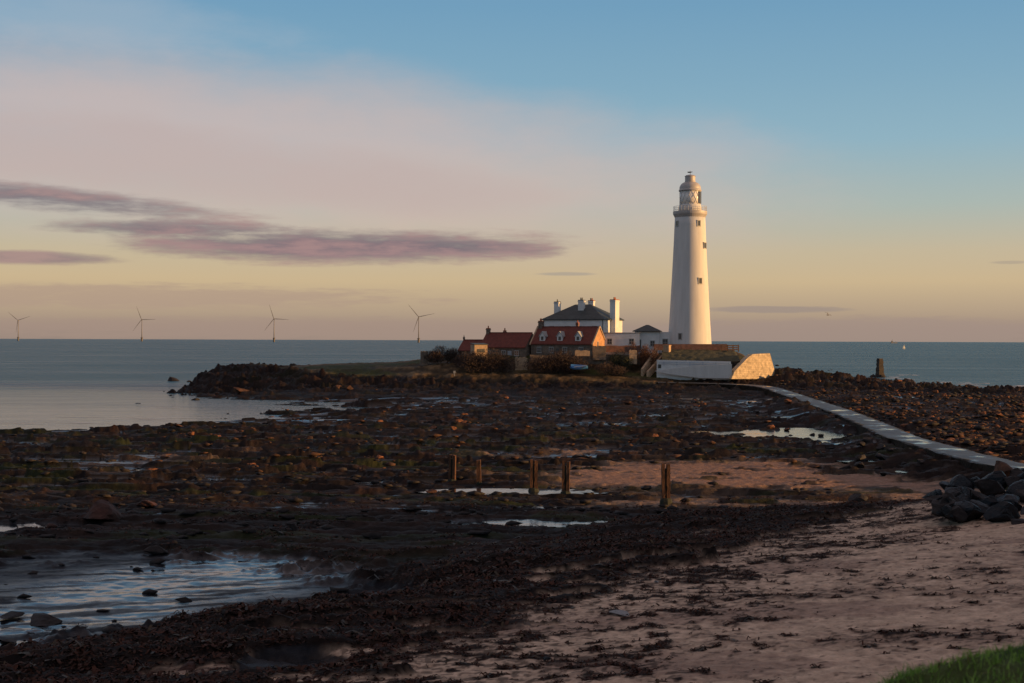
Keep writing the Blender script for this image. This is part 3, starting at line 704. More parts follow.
# ------------------------------------------------------------------ causeway
def causeway():
    m, N, L, p = new_mat('wet_concrete')
    tc = N.new('ShaderNodeTexCoord')
    mp = N.new('ShaderNodeMapping'); mp.inputs['Scale'].default_value = (.5, .35, 1); L.new(tc.outputs['Object'], mp.inputs[0])
    nz = N.new('ShaderNodeTexNoise'); nz.inputs['Scale'].default_value = 1.0; nz.inputs['Detail'].default_value = 7; nz.inputs['Roughness'].default_value = .6; L.new(mp.outputs[0], nz.inputs['Vector'])
    rp = N.new('ShaderNodeValToRGB'); rp.color_ramp.elements[0].position = .35; rp.color_ramp.elements[1].position = .7
    rp.color_ramp.elements[0].color = (.020, .023, .028, 1); rp.color_ramp.elements[1].color = (.066, .067, .075, 1); L.new(nz.outputs[0], rp.inputs[0])
    wv = N.new('ShaderNodeTexWave'); wv.bands_direction = 'Y'; wv.inputs['Scale'].default_value = .075; wv.inputs['Distortion'].default_value = .6; L.new(tc.outputs['Object'], wv.inputs[0])
    wr = N.new('ShaderNodeMapRange'); wr.inputs[1].default_value = .0; wr.inputs[2].default_value = .03; wr.inputs[3].default_value = .35; wr.inputs[4].default_value = 1; L.new(wv.outputs[0], wr.inputs[0])
    n4 = N.new('ShaderNodeTexNoise'); n4.inputs['Scale'].default_value = 2.5; n4.inputs['Detail'].default_value = 6; L.new(tc.outputs['Object'], n4.inputs['Vector'])
    w2 = N.new('ShaderNodeMapRange'); w2.inputs[1].default_value = .35; w2.inputs[2].default_value = .65; w2.inputs[3].default_value = .6; w2.inputs[4].default_value = 1.3; L.new(n4.outputs[0], w2.inputs[0])
    w3 = N.new('ShaderNodeMath'); w3.operation = 'MULTIPLY'; L.new(wr.outputs[0], w3.inputs[0]); L.new(w2.outputs[0], w3.inputs[1])
    sv = N.new('ShaderNodeVectorMath'); sv.operation = 'SCALE'; L.new(rp.outputs[0], sv.inputs[0]); L.new(w3.outputs[0], sv.inputs['Scale']); L.new(sv.outputs[0], p.inputs['Base Color'])
    r2 = N.new('ShaderNodeValToRGB'); r2.color_ramp.elements[0].position = .36; r2.color_ramp.elements[1].position = .46
    r2.color_ramp.elements[0].color = (.08, .08, .08, 1); r2.color_ramp.elements[1].color = (.55, .55, .55, 1)
    n2 = N.new('ShaderNodeTexNoise'); n2.inputs['Scale'].default_value = .8; n2.inputs['Detail'].default_value = 4; L.new(mp.outputs[0], n2.inputs['Vector'])
    L.new(n2.outputs[0], r2.inputs[0]); L.new(r2.outputs[0], p.inputs['Roughness'])
    # resample
    pts = np.array(CW, float); pts[:, 2] -= .2 * (pts[:, 1] < 262); seg = np.r_[0, np.cumsum(np.hypot(*np.diff(pts[:, :2], axis=0).T))]
    t = np.arange(0, seg[-1], 2.0); P = np.stack([np.interp(t, seg, pts[:, i]) for i in range(3)], 1)
    for _ in range(6): P[1:-1] = .25 * P[:-2] + .5 * P[1:-1] + .25 * P[2:]
    T = np.gradient(P[:, :2], axis=0); T /= np.linalg.norm(T, axis=1)[:, None]; Nn = np.stack([-T[:, 1], T[:, 0]], 1)
    rng = np.random.default_rng(2)
    hw = 1.65; V = []; Fc = []
    prof = [(-hw - .35, -2.2), (-hw - .02, -.08), (-hw + .08, 0), (-hw * .6, .02), (0, .03), (hw * .6, .02), (hw - .08, 0), (hw + .02, -.08), (hw + .35, -2.2)]
    for i in range(len(P)):
        for (d, z) in prof:
            j = rng.normal(0, .09 if abs(d) > 1 else .03)
            V.append((P[i, 0] + Nn[i, 0] * (d + j), P[i, 1] + Nn[i, 1] * (d + j), P[i, 2] + z + rng.normal(0, .012)))
    n = len(prof)
    for i in range(len(P) - 1):
        for k in range(n - 1): Fc.append((i * n + k, (i + 1) * n + k, (i + 1) * n + k + 1, i * n + k + 1))
    mb = MB(); mb.add(V, Fc)
    o = mb.build('causeway', m); o.data.materials.append(mat('causeway_side', (.006, .005, .004), .9, .4, 1.2, .08, 3, col2=(.03, .022, .016), spec=.1))
    for f in o.data.polygons:
        if (f.index % (n - 1)) in (0, n - 2): f.material_index = 1
    ca = o.data.color_attributes.new('edge', 'FLOAT_COLOR', 'POINT'); fl = []
    for i in range(len(P)):
        for (d, z) in prof: fl += [min(1, abs(d) / hw)] * 3 + [1]
    ca.data.foreach_set('color', fl)
    vc = N.new('ShaderNodeVertexColor'); vc.layer_name = 'edge'
    ne = N.new('ShaderNodeTexNoise'); ne.inputs['Scale'].default_value = .45; ne.inputs['Detail'].default_value = 7; ne.inputs['Roughness'].default_value = .7; L.new(tc.outputs['Object'], ne.inputs['Vector'])
    em = N.new('ShaderNodeMath'); em.operation = 'MULTIPLY_ADD'; L.new(ne.outputs[0], em.inputs[0]); em.inputs[1].default_value = 1.6; L.new(vc.outputs[0], em.inputs[2])
    er = N.new('ShaderNodeMapRange'); er.inputs[1].default_value = 1.45; er.inputs[2].default_value = 1.85; L.new(em.outputs[0], er.inputs[0])
    mm = N.new('ShaderNodeMix'); mm.data_type = 'RGBA'; L.new(er.outputs[0], mm.inputs[0]); L.new(sv.outputs[0], mm.inputs[6]); mm.inputs[7].default_value = (.022, .016, .012, 1); L.new(mm.outputs[2], p.inputs['Base Color'])
    rm = N.new('ShaderNodeMath'); rm.operation = 'MAXIMUM'; L.new(er.outputs[0], rm.inputs[0]); L.new(r2.outputs[0], rm.inputs[1]); L.new(rm.outputs[0], p.inputs['Roughness'])
    tag(o, 'wet concrete causeway curving across the reef to the island', None, None, 'structure')
causeway()

# ------------------------------------------------------------------ groyne posts
posts = [(452.5, 455, 481, 7, 'leftmost of the groyne posts, a pair of brown timbers'), (479.5, 459.5, 485, 4.5, 'thinnest groyne post, second from the left'),
         (534, 460, 492, 8, 'third groyne post from the left, sunlit right timber'), (566, 461, 495.5, 8, 'fourth groyne post from the left, second from the right'),
         (666.5, 463.5, 505.5, 9, 'tallest groyne post, standing apart at the right end of the row')]
for k, (px, y0, y1, w, lab) in enumerate(posts):
    zb = 1.1
    for _ in range(12):
        Y = (H - zb) * F / (y1 - hor(px)); zb = .5 * zb + .5 * gz((px - 512) / F * Y, Y)
    top = at(px, y0, Y); zb = gz(top.x, Y); wid = w * Y / F
    e = empty('groyne_post', (top.x, Y, zb), R(-12 + 7 * k % 15), lab, 'post', 'old timber groyne posts')
    h = top.z - zb; thin = (k == 1)
    lean = Matrix.Rotation(R([.8, -1.2, .5, 1, -.6][k]), 3, 'Y')
    def timber(off, ww, hh, dd):
        mb = MB(); nseg = 8; rr = random.Random(k * 7 + int(off * 100))
        for i in range(nseg + 1):
            zz = -.5 + (hh + .5) * i / nseg; j = [rr.gauss(0, .008) for _ in range(8)]; tp = 1 - .12 * i / nseg
            mb.v += [tuple(lean @ Vector((off + sx * ww / 2 * tp + j[q], sy * dd / 2 * tp + j[q + 4], zz + (rr.gauss(0, .03) if i == nseg else 0)))) for q, (sx, sy) in enumerate(((-1, -1), (1, -1), (1, 1), (-1, 1)))]
        for i in range(nseg):
            for q in range(4): mb.f.append((i * 4 + q, i * 4 + (q + 1) % 4, i * 4 + 4 + (q + 1) % 4, i * 4 + 4 + q))
        mb.f.append(tuple(nseg * 4 + q for q in range(4)))
        return mb.build('timber', M['oldtimber'], e)
    if thin: timber(0, wid, h, wid)
    else:
        timber(-wid * .30, wid * .36, h, wid * .7); timber(wid * .28, wid * .42, h * .985, wid * .7)
        mb = MB(); mb.box((-wid * .01, 0, h * .42), (wid * .2, wid * .35, h * .9)); mb.build('plank', M['weedy'], e)
        for zz in (.3, .75):
            mb = MB(); mb.tube((-wid * .55, -wid * .1, h * zz), (wid * .55, -wid * .1, h * zz), .03, n=6); mb.build('bolt', M['darkframe'], e)
    mb = MB(); mb.lathe([(wid * .75, -.3), (wid * .7, .1), (wid * .62, .22), (wid * .45, .3)], 9); mb.build('weed_collar', M['weedy'], e)

# ------------------------------------------------------------------ lighthouse
def lighthouse():
    Y = 303.0; sc = Y / F; X = (689.6 - 512) / F * Y; zb = 9.2
    e = empty('lighthouse', (X, Y, zb), 0, 'tall white tapering lighthouse with lantern and gallery beside the white house', 'lighthouse')
    def zz(py): return H - (py - hor(690)) * sc - zb
    r = lambda w: w / 2 * sc
    prof = [(r(44.5), -1.0)]
    for py, w in ((345, 43.6), (340, 42.9), (320, 40.4), (300, 38.2), (280, 36.0), (260, 33.9), (240, 32.0), (225, 30.8), (216.5, 30.2)): prof.append((r(w), zz(py)))
    MB().lathe(prof, 64).build('tower', M['white'], e, True)
    MB().lathe([(r(30.1), zz(218)), (r(31.5), zz(216.5)), (r(33.6), zz(214.6)), (r(34), zz(213.2)), (r(34), zz(211.6)), (r(21), zz(211.4))], 48).build('gallery', M['lead'], e)
    mb = MB(); n = 28
    for i in range(n):
        a = 2 * math.pi * i / n; x, y = r(33) * math.cos(a), r(33) * math.sin(a)
        mb.tube((x, y, zz(212)), (x, y, zz(206.5)), .035, n=5)
        b = 2 * math.pi * (i + 1) / n
        for py in (206.8, 208.6, 210.3): mb.tube((x, y, zz(py)), (r(33) * math.cos(b), r(33) * math.sin(b), zz(py)), .03, n=5)
    mb.build('railing', M['metal'], e)
    MB().lathe([(r(22.4), zz(212)), (r(22.4), zz(207)), (r(21.6), zz(206)), (r(21.6), zz(204.8))], 40).build('lantern_base', M['white'], e, True)
    MB().lathe([(r(20.4), zz(205)), (r(20.4), zz(191))], 40).build('lantern_glass', mat('lantern_panes', (.78, .74, .70), .35, .1, .5), e, True)
    mb = MB(); n = 14; h0, h1 = zz(205), zz(190.8)
    for i in range(n):
        a0 = 2 * math.pi * i / n
        for sgn in (1, -1):
            steps = 6
            for q in range(steps):
                t0, t1 = q / steps, (q + 1) / steps
                A = a0 + sgn * t0 * 2 * math.pi / n * 1.5; B = a0 + sgn * t1 * 2 * math.pi / n * 1.5
                mb.tube((r(20.8) * math.cos(A), r(20.8) * math.sin(A), h0 + (h1 - h0) * t0), (r(20.8) * math.cos(B), r(20.8) * math.sin(B), h0 + (h1 - h0) * t1), .035, n=5)
    mb.build('lattice', M['white'], e)
    mb = MB(); mb.box((r(20.9) * math.cos(R(-30)), r(20.9) * math.sin(R(-30)), zz(198)), (.25, 1.1, zz(192) - zz(204)), R(-30)); mb.build('dark_pane', M['glass'], e)
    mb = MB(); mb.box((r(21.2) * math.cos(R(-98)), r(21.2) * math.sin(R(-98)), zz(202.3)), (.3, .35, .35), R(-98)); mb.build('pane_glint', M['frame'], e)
    dome = [(r(22.6), zz(191.3)), (r(22.8), zz(190.4)), (r(22.2), zz(189.8))] + [(r(21.6) * math.cos(t) * .98 + r(3.2) * math.sin(t), zz(189.8) + (zz(181.5) - zz(189.8)) * math.sin(t)) for t in [R(a) for a in range(0, 75, 9)]]
    MB().lathe(dome + [(r(10), zz(181.2))], 40).build('lantern_roof', M['lead'], e, True)
    MB().lathe([(r(10.4), zz(182)), (r(10.8), zz(181)), (r(10.4), zz(180.6)), (r(10.4), zz(176.6)), (r(11.4), zz(176.3)), (r(8), zz(175.2)), (r(1), zz(174.5))], 24).build('ventilator', M['lead'], e)
    mb = MB(); mb.tube((0, 0, zz(175)), (0, 0, zz(170.8)), .05, n=6)
    mb.prism([(-.55, 0, zz(172.8)), (.1, 0, zz(172.9)), (.35, 0, zz(171.6)), (.6, 0, zz(171.9)), (.35, 0, zz(172.4)), (-.1, 0, zz(171.6)), (-.6, 0, zz(171.7))], (0, .06, 0))
    mb.build('weather_vane', M['darkframe'], e)
    for (px, py, wpx, hpx) in ((698.3, 224.3, 3.4, 6.6), (676.9, 224.3, 2.4, 6), (704.2, 246, 3, 6.5), (699.8, 281.5, 3.8, 6.8), (680.3, 336.5, 3.8, 7)):
        w = float(np.interp(py, [216.5, 225, 240, 260, 280, 300, 320, 340], [30.2, 30.8, 32, 33.9, 36, 38.2, 40.4, 42.9])); rad = r(w)
        a = -math.pi / 2 + math.asin(max(-.99, min(.99, (px - 689.6) / (w / 2)))) + R(-7.2) + R(0)
        cw = wpx * .85 * sc / max(.35, math.cos(math.asin(max(-.99, min(.99, (px - 689.6) / (w / 2)))))); hh = hpx * .88 * sc
        cx, cy = rad * math.cos(a), rad * math.sin(a); z0 = zz(py)
        mb = MB(); fr = .13
        for (dy, dz, sy, sz) in ((0, hh / 2, cw + .16, .14), (0, -hh / 2, cw + .2, .16), (-cw / 2, 0, fr, hh), (cw / 2, 0, fr, hh)):
            mb.box(Vector((cx, cy, z0 + dz)) + Matrix.Rotation(a, 3, 'Z') @ Vector((0, dy, 0)), (.2, sy, sz), a)
        wf = mb.build('window', M['frame'], e)
        mb = MB(); mb.box((cx, cy, z0), (.16, cw * .8, hh - .1), a); mb.build('pane', M['glass'], wf)
lighthouse()

# ------------------------------------------------------------------ houses
ROT = R(-27)
def window(parent, c, w, h, face, bars=True):
    """c local centre on the wall face; face 'f' (front, -y) or 'r' (right, +x)"""
    mb = MB(); t = .09
    def bx(du, dz, su, sz, d=.14):
        if face == 'f': mb.box((c[0] + du, c[1], c[2] + dz), (su, d, sz))
        else: mb.box((c[0], c[1] + du, c[2] + dz), (d, su, sz))
    bx(0, h / 2, w + .2, .14); bx(0, -h / 2, w + .3, .16, .26); bx(-w / 2, 0, t, h); bx(w / 2, 0, t, h)
    if bars: bx(0, 0, w, .06); bx(0, 0, .06, h)
    o = mb.build('window', M['frame'], parent)
    mb = MB()
    if face == 'f': mb.box((c[0], c[1], c[2]), (w - t, .06, h - .12))
    else: mb.box((c[0], c[1], c[2]), (.06, w - t, h - .12))
    mb.build('pane', M['glass'], o)
def chimney(parent, x, y, z0, z1, w, d, m, pots=2, capm=None):
    mb = MB(); mb.box((x, y, (z0 + z1) / 2), (w, d, z1 - z0)); mb.box((x, y, z1 - .18), (w + .18, d + .18, .16))
    o = mb.build('chimney', m, parent)
    mb = MB()
    mb.box((x, y, z1 + .09), (w + .06, d + .06, .17))
    for i in range(pots):
        off = (i - (pots - 1) / 2) * (.36)
        mb.lathe([(.15, 0), (.12, .45), (.15, .5)], 10, (x, y + off if d >= w else y, z1 + .17) if d >= w else (x + off, y, z1 + .17))
    mb.build('chimney_pot', capm or M['terracotta'], o)
def gable_house(name, loc, L, D, eave, ridge, wm, rm, label, rz=ROT):
    e = empty(name, loc, rz, label, 'house')
    mb = MB(); hx, hy = L / 2, D / 2
    prof = [(-hx, -hy, -1.2), (-hx, hy, -1.2), (-hx, hy, eave), (-hx, 0, ridge), (-hx, -hy, eave)]
    mb.prism(prof, (L, 0, 0)); mb.build('wall', wm, e)
    mb = MB(); sl = (ridge - eave) / hy; ov = .32; t = .16
    for s in (-1, 1):
        p = [(-hx - .02, 0, ridge + .02), (-hx - .02, s * (hy + ov), eave - ov * sl + .02), (-hx - .02, s * (hy + ov), eave - ov * sl + .02 + t * 1.3), (-hx - .02, 0, ridge + .02 + t * 1.3)]
        mb.prism(p, (L + .04, 0, 0))
    mb.box((0, 0, ridge + .25), (L + .04, .26, .14))
    roof = mb.build('roof', rm, e)
    return e, roof
# dormered cottage
zc = 7.4
e, rf = gable_house('cottage', (12.15, 302, zc), 14.5, 7.0, 3.0, 6.35, M['stone'], M['pantile'], 'stone cottage with red tiled roof, three white dormers and orange sunlit gable')
for s in (-1, 1):   # gable copings
    mb = MB(); x = 7.3 * s
    for q in (-1, 1): mb.prism([(x - .16, 0, 6.45), (x - .16, q * 3.85, 2.65), (x - .16, q * 3.85, 2.92), (x - .16, 0, 6.78)], (.32, 0, 0))
    mb.build('coping', M['sandstone'], e)
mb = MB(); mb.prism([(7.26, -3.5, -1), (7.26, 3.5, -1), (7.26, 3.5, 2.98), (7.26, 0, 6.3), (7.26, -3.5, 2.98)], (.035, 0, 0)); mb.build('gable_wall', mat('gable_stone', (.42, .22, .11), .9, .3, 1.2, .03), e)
for x in (-4.7, -.55, 3.7):
    mb = MB(); yf = -3.2; zf = 3.35; w = 1.25
    mb.prism([(x - w / 2, yf, zf), (x + w / 2, yf, zf), (x + w / 2, yf, zf + 1.15), (x, yf, zf + 2.0), (x - w / 2, yf, zf + 1.15)], (0, 2.2, 0))
    d = mb.build('dormer', M['white_wall'], e)
    mb = MB()
    for q in (-1, 1): mb.prism([(x, yf - .15, zf + 2.05), (x + q * (w / 2 + .2), yf - .15, zf + 1.0), (x + q * (w / 2 + .2), yf - .15, zf + 1.16), (x, yf - .15, zf + 2.24)], (0, 2.3, 0))
    mb.build('dormer_roof', M['frame'], d)
    mb = MB(); mb.box((x, yf - .02, zf + .72), (.55, .1, .75)); mb.build('dormer_window', M['glass'], d)
chimney(rf, -6.6, 0, 6.0, 7.7, .8, 1.0, M['stone'], 2, M['terracotta']); chimney(rf, 1.9, .6, 5.6, 7.3, .55, .6, M['brick'], 1)
for x in (-5.3, -2.4, .8, 4.6): window(e, (x, -3.5, 1.55), .95, 1.2, 'f')
mb = MB(); mb.box((-.8, -3.5, .9), (1.0, .16, 2.0)); mb.build('door', M['darkframe'], e)
for y, z, w, h in ((-.9, 2.9, .5, .9), (.9, 2.0, .5, .8)):
    window(e, (7.3, y, z), w, h, 'r', False)
# middle cottage
e, rf = gable_house('cottage', (-.6, 306.5, 6.9), 11.2, 6.2, 2.7, 5.55, M['stone'], M['pantile'], 'middle stone cottage with plain unbroken red roof and small end chimney')
chimney(rf, -5.2, 0, 5.2, 6.6, .7, .8, M['stone'], 1); chimney(rf, -1.2, .2, 5.3, 6.1, .5, .5, M['brick'], 1)
for x in (-3.6, 0.2, 3.4): window(e, (x, -3.1, 1.3), .9, 1.1, 'f')
mb = MB(); mb.box((1.7, -3.1, .85), (.95, .16, 1.9)); mb.build('door', M['boatwhite'], e)
# low cottage
e, rf = gable_house('cottage', (-8.3, 311, 6.3), 5.6, 5.0, 2.5, 4.55, M['stone'], M['pantile'], 'lowest red roofed cottage at the left end of the row, with stone finial')
mb = MB(); mb.box((-2.7, 0, 4.7), (.3, .3, .6)); mb.lathe([(.22, 0), (.3, .25), (.08, .6), (.03, .95)], 8, (-2.7, 0, 4.95)); mb.build('finial', M['stone'], e)
window(e, (-1.2, -2.5, 1.3), .8, .9, 'f'); window(e, (1.4, -2.5, 1.3), .8, .9, 'f')
# sunlit shed
p = at(479, 350, 297); e = empty('shed', (p.x, p.y, gz(p.x, p.y)), R(-68), 'small shed with cream sunlit wall and dark opening before the low cottage', 'shed')
hb = p.z - gz(p.x, p.y)
mb = MB(); mb.box((0, 0, hb / 2 + .4), (2.4, 2.9, hb + 1.4)); mb.build('wall', M['sandstone'], e)
mb = MB(); mb.prism([(-1.3, -1.6, hb + 1.35), (1.35, -1.6, hb + 1.1), (1.35, -1.6, hb + 1.25), (-1.3, -1.6, hb + 1.5)], (0, 3.2, 0)); mb.build('roof', M['slate'], e)
mb = MB(); mb.box((1.2, 0, hb - .1), (.1, 1.7, .7)); mb.build('opening', M['darkframe'], e)

# white keeper's house
e = empty('house', (16.0, 316, 8.25), ROT, 'two storey white house with grey hipped roof and four tall white chimneys', 'house')
L, D, ev, rg = 14.7, 10.8, 7.5, 10.9
mb = MB(); mb.box((0, 0, ev / 2 - .5), (L, D, ev + 1)); mb.build('wall', M['white_wall'], e)
mb = MB(); a, b = L / 2 + .35, D / 2 + .35; k = (L - D) / 2
vs = [(-a, -b, ev), (a, -b, ev), (a, b, ev), (-a, b, ev), (-k, 0, rg), (k, 0, rg), (-a, -b, ev - .22), (a, -b, ev - .22), (a, b, ev - .22), (-a, b, ev - .22)]
mb.add(vs, [(0, 1, 5, 4), (2, 3, 4, 5), (1, 2, 5), (3, 0, 4), (6, 7, 1, 0), (7, 8, 2, 1), (8, 9, 3, 2), (9, 6, 0, 3), (9, 8, 7, 6)])
rf = mb.build('roof', M['slate'], e)
chimney(rf, -6.1, -.6, 7.0, 11.4, 1.15, 1.2, M['white_wall'], 1, M['darkframe']); chimney(rf, .5, -1.9, 8.4, 11.7, 1.3, 1.0, M['white_wall'], 2, M['darkframe'])
chimney(rf, 1.2, 2.0, 8.6, 11.7, 1.3, .9, M['white_wall'], 2)
chimney(e, 7.85, -.3, 0, 11.75, 1.3, 2.3, M['white_wall'], 3)
for x in (-5.2, -1.4, 1.6, 5.2): window(e, (x, -5.4, 5.3), .95, 1.3, 'f')
for x in (-5.2, -1.8, 1.8, 5.2): window(e, (x, -5.4, 2.2), .95, 1.5, 'f')
mb = MB(); mb.tube((-7.2, -5.5, 0), (-7.2, -5.5, ev - .2), .07); mb.tube((7.2, -5.5, 0), (7.2, -5.5, ev - .2), .07); mb.build('downpipe', M['darkframe'], e)

# low white annexe and pavilion
p = at(620, 338, 303); e = empty('annexe', (p.x, p.y, 8.9), R(-8), 'low flat roofed white annexe between the white house and the pavilion', 'building')
mb = MB(); mb.box((0, 0, 1.4), (8.6, 4.5, 4.6)); mb.build('wall', M['white_wall'], e)
mb = MB(); mb.box((0, 0, 3.78), (8.9, 4.8, .16)); mb.build('parapet', M['frame'], e)
for x in (-2.1, 2.6): window(e, (x, -2.25, 1.9), 1.0, 1.2, 'f')
p = at(652, 338, 304); e = empty('pavilion', (p.x, p.y, 8.9), R(-8), 'small white pavilion with dark pyramid roof left of the lighthouse', 'building')
mb = MB(); mb.box((-1.0, 0, 1.7), (5.2, 4.8, 5.0)); mb.box((3.2, .2, 1.5), (4.0, 4.2, 5.0)); mb.build('wall', M['white_wall'], e)
mb = MB(); w = 3.1; cx = -1.0; z0 = 4.21
mb.add([(cx - w, -w, z0), (cx + w, -w, z0), (cx + w, w, z0), (cx - w, w, z0), (cx - .25, 0, z0 + 1.35), (cx + .25, 0, z0 + 1.35), (cx - w, -w, z0 - .14), (cx + w, -w, z0 - .14), (cx + w, w, z0 - .14), (cx - w, w, z0 - .14)],
       [(0, 1, 5, 4), (1, 2, 5), (2, 3, 4, 5), (3, 0, 4), (6, 7, 1, 0), (7, 8, 2, 1), (8, 9, 3, 2), (9, 6, 0, 3), (9, 8, 7, 6)])
mb.build('roof', M['slate'], e)
window(e, (2.9, -1.9, 1.7), 1.1, 1.6, 'f'); window(e, (.2, -2.4, 1.5), .9, 1.2, 'f')
mb = MB(); mb.box((-2.7, -2.42, 1.2), (.9, .14, 2.3)); mb.build('door', M['darkframe'], e)

# ------------------------------------------------------------------ walls round the mound
def wall_prism(name, m, pts, vec, label, cat='wall', group=None):
    o = Vector(pts[0]); mb = MB(); mb.prism([Vector(q) - o for q in pts], vec)
    return tag(mb.build(name, m, None, loc=o), label, cat, group)
# grassy bank behind the white wall
def bank():
    V = []; nx, ny = 46, 14
    for j in range(ny + 1):
        for i in range(nx + 1):
            u, v = i / nx, j / ny
            A = at(663 + 85 * u, 0, 286.6).x; B = at(662 + 82 * u, 0, 297).x
            y0 = 288.0 - 2.6 * u; x = A * (1 - v) + B * v; y = y0 + (297.6 - y0) * v
            top = 7.05 - .1 * u + (9.15 - 7.05) * (1 - (1 - v) ** 1.6)
            e_ = min(1, (1 - u) * 9) ; z = top * e_ + (1 - e_) * 4.2
            V.append((x, y, z))
    V = np.array(V); V[:, 2] += .18 * fbm(V[:, 0] / 1.4, V[:, 1] / 1.4, 3, 5)
    idx = np.arange((nx + 1) * (ny + 1)).reshape(ny + 1, nx + 1)
    Fc = np.stack([idx[:-1, :-1], idx[:-1, 1:], idx[1:, 1:], idx[1:, :-1]], -1).reshape(-1, 4)
    tag(fast_mesh('terrain', V, Fc, M['islegrass'], True), 'grassy bank below the lighthouse', None, None, 'structure')
bank()
Yw = 286.0
e = empty('retaining_wall', at(694, 376, Yw), 0, 'long white retaining wall with blue handrail under the grass bank', 'wall')
o = e.location
def loc(px, py, Y): return at(px, py, Y) - o
def yw(px): return 287.6 - 4.2 * (px - 657) / 74
mb = MB(); mb.prism([loc(657, 380, yw(657)), loc(731, 380, yw(731)), loc(731, 361.5, yw(731)), loc(657, 359.8, yw(657))], (0, .6, 0)); mb.build('wall', M['white_wall'], e)
mb = MB()
for py in (361.6, 363.2): mb.tube(loc(659, py + .6, yw(659) - .25), loc(729, py + 1.6, yw(729) - .25), .03, n=5)
for px in range(664, 730, 13): mb.tube(loc(px, 361.6, yw(px) - .25), loc(px, 366, yw(px) - .25), .03, n=5)
mb.build('handrail', M['bluerail'], e)
mb = MB(); mb.box(loc(660.3, 366.3, yw(660.3)) , (.85, .12, .75)); mb.build('hatch', M['darkframe'], e)
wall_prism('ramp_wall', M['white'], [at(q, w_, 286.4 - 4.2 * (q - 657) / 74) for q, w_ in ((655, 371), (668, 374), (700, 378), (732, 378.5), (732, 364), (690, 366))], (0, .45, 0), 'white tapering ramp parapet in front of the retaining wall')
# sunlit stone buttress
n = Vector((.72, -.69, 0)); P0 = at(752, 365, 286)
def onp(px, py):
    d = Vector(((px - 512) / F, 1, -(py - hor(px)) / F)); c0 = Vector((0, 0, H))
    t = n.dot(P0 - c0) / n.dot(d); return c0 + d * t
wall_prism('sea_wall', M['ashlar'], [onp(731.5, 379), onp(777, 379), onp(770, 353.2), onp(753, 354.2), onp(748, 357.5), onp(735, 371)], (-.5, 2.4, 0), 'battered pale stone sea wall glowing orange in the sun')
# stair walls
for (a, b, lab) in (((655.5, 348.5), (641, 369), 'left sloping wall of the garden steps'), ((665, 351), (646.5, 371.5), 'right sloping wall of the garden steps')):
    A = at(a[0], a[1], 295); B = at(b[0], b[1], 288)
    d = (B - A); sd = Vector((-d.y, d.x, 0)).normalized() * .45
    wall_prism('stair_wall', M['sandstone'], [A, B, B + Vector((0, 0, -1.6)), A + Vector((0, 0, -1.6))], sd, lab)
A = at(667, 348, 294); mb = MB(); mb.box((0, 0, -.3), (1.3, 1.2, 1.6), R(-27)); mb.box((0, 0, .56), (1.5, 1.4, .14), R(-27)); tag(mb.build('gate_pier', M['sandstone'], None, loc=A), 'square sunlit stone pier at the head of the steps', 'pier')
A = at(654, 346, 298); B = at(727, 346, 297)
wall_prism('garden_wall', M['brick'], [A + Vector((0, 0, -.9)), B + Vector((0, 0, -.9)), B + Vector((0, 0, .42)), A + Vector((0, 0, .42))], (0, .35, 0), 'low red brown wall across the foot of the lighthouse')
e = empty('fence', at(730, 351, 295), 0, 'short wooden rail fence at the right end of the brick wall', 'fence'); o = e.location
for px in (722, 727.5, 733, 738.5):
    mb = MB(); mb.box(loc(px, 348.2, 295), (.22, .22, 1.5)); mb.build('post', M['timber'], e)
for py in (345.6, 347.6, 349.6):
    mb = MB(); mb.box((loc(721.5, py, 294.8) + loc(739, py, 294.8)) / 2, (17.5 * 295 / F, .07, .24)); mb.build('rail', M['timber'], e)
# old walls in the garden
def rubble_wall(px0, px1, ytop, ybot, Y, label, m='stone', name='garden_wall', thick=.5):
    A = at(px0, ytop, Y); B = at(px1, ytop, Y); zb = at(px0, ybot, Y).z; n_ = 10; pts = []
    rr = random.Random(int(px0))
    top = [A.lerp(B, i / n_) + Vector((0, 0, rr.uniform(-.12, .12))) for i in range(n_ + 1)]
    wall_prism(name, M[m], [Vector((A.x, Y, zb)), Vector((B.x, Y, zb))] + top[::-1], (0, thick, 0), label)
rubble_wall(420.5, 428, 351, 368, 297, 'ruined dark stone wall at the far left end of the garden')
rubble_wall(515, 527.5, 357.5, 373, 291, 'small roofless stone hut between the two bare thickets', 'sandstone', 'stone_hut', 2.2)
rubble_wall(530, 640, 355, 364, 300.5 - 8, 'long low garden wall behind the right thicket')
rubble_wall(593, 606, 346, 360, 291.5, 'dark stone wall below the orange gable')
rubble_wall(629.5, 637, 350, 364, 291, 'small square stone hut beside the rust coloured hedge', 'sandstone', 'stone_hut', 1.6)
rubble_wall(605, 640, 345.5, 352, 299, 'garden wall below the low white annexe', 'brick')
rubble_wall(575, 590, 350.5, 356, 290, 'short sunlit garden wall by the orange gable', 'sandstone')
# two tiny figures on the garden edge: a white post and an orange post
A = at(454.6, 372, 287); mb = MB(); mb.box((0, 0, .1), (.12, .12, 1.1)); mb.box((0, -.08, .65), (.42, .06, .5)); tag(mb.build('marker_post', M['frame'], None, loc=(A.x, A.y, gz(A.x, A.y))), 'small white marker board at the garden edge', 'marker')

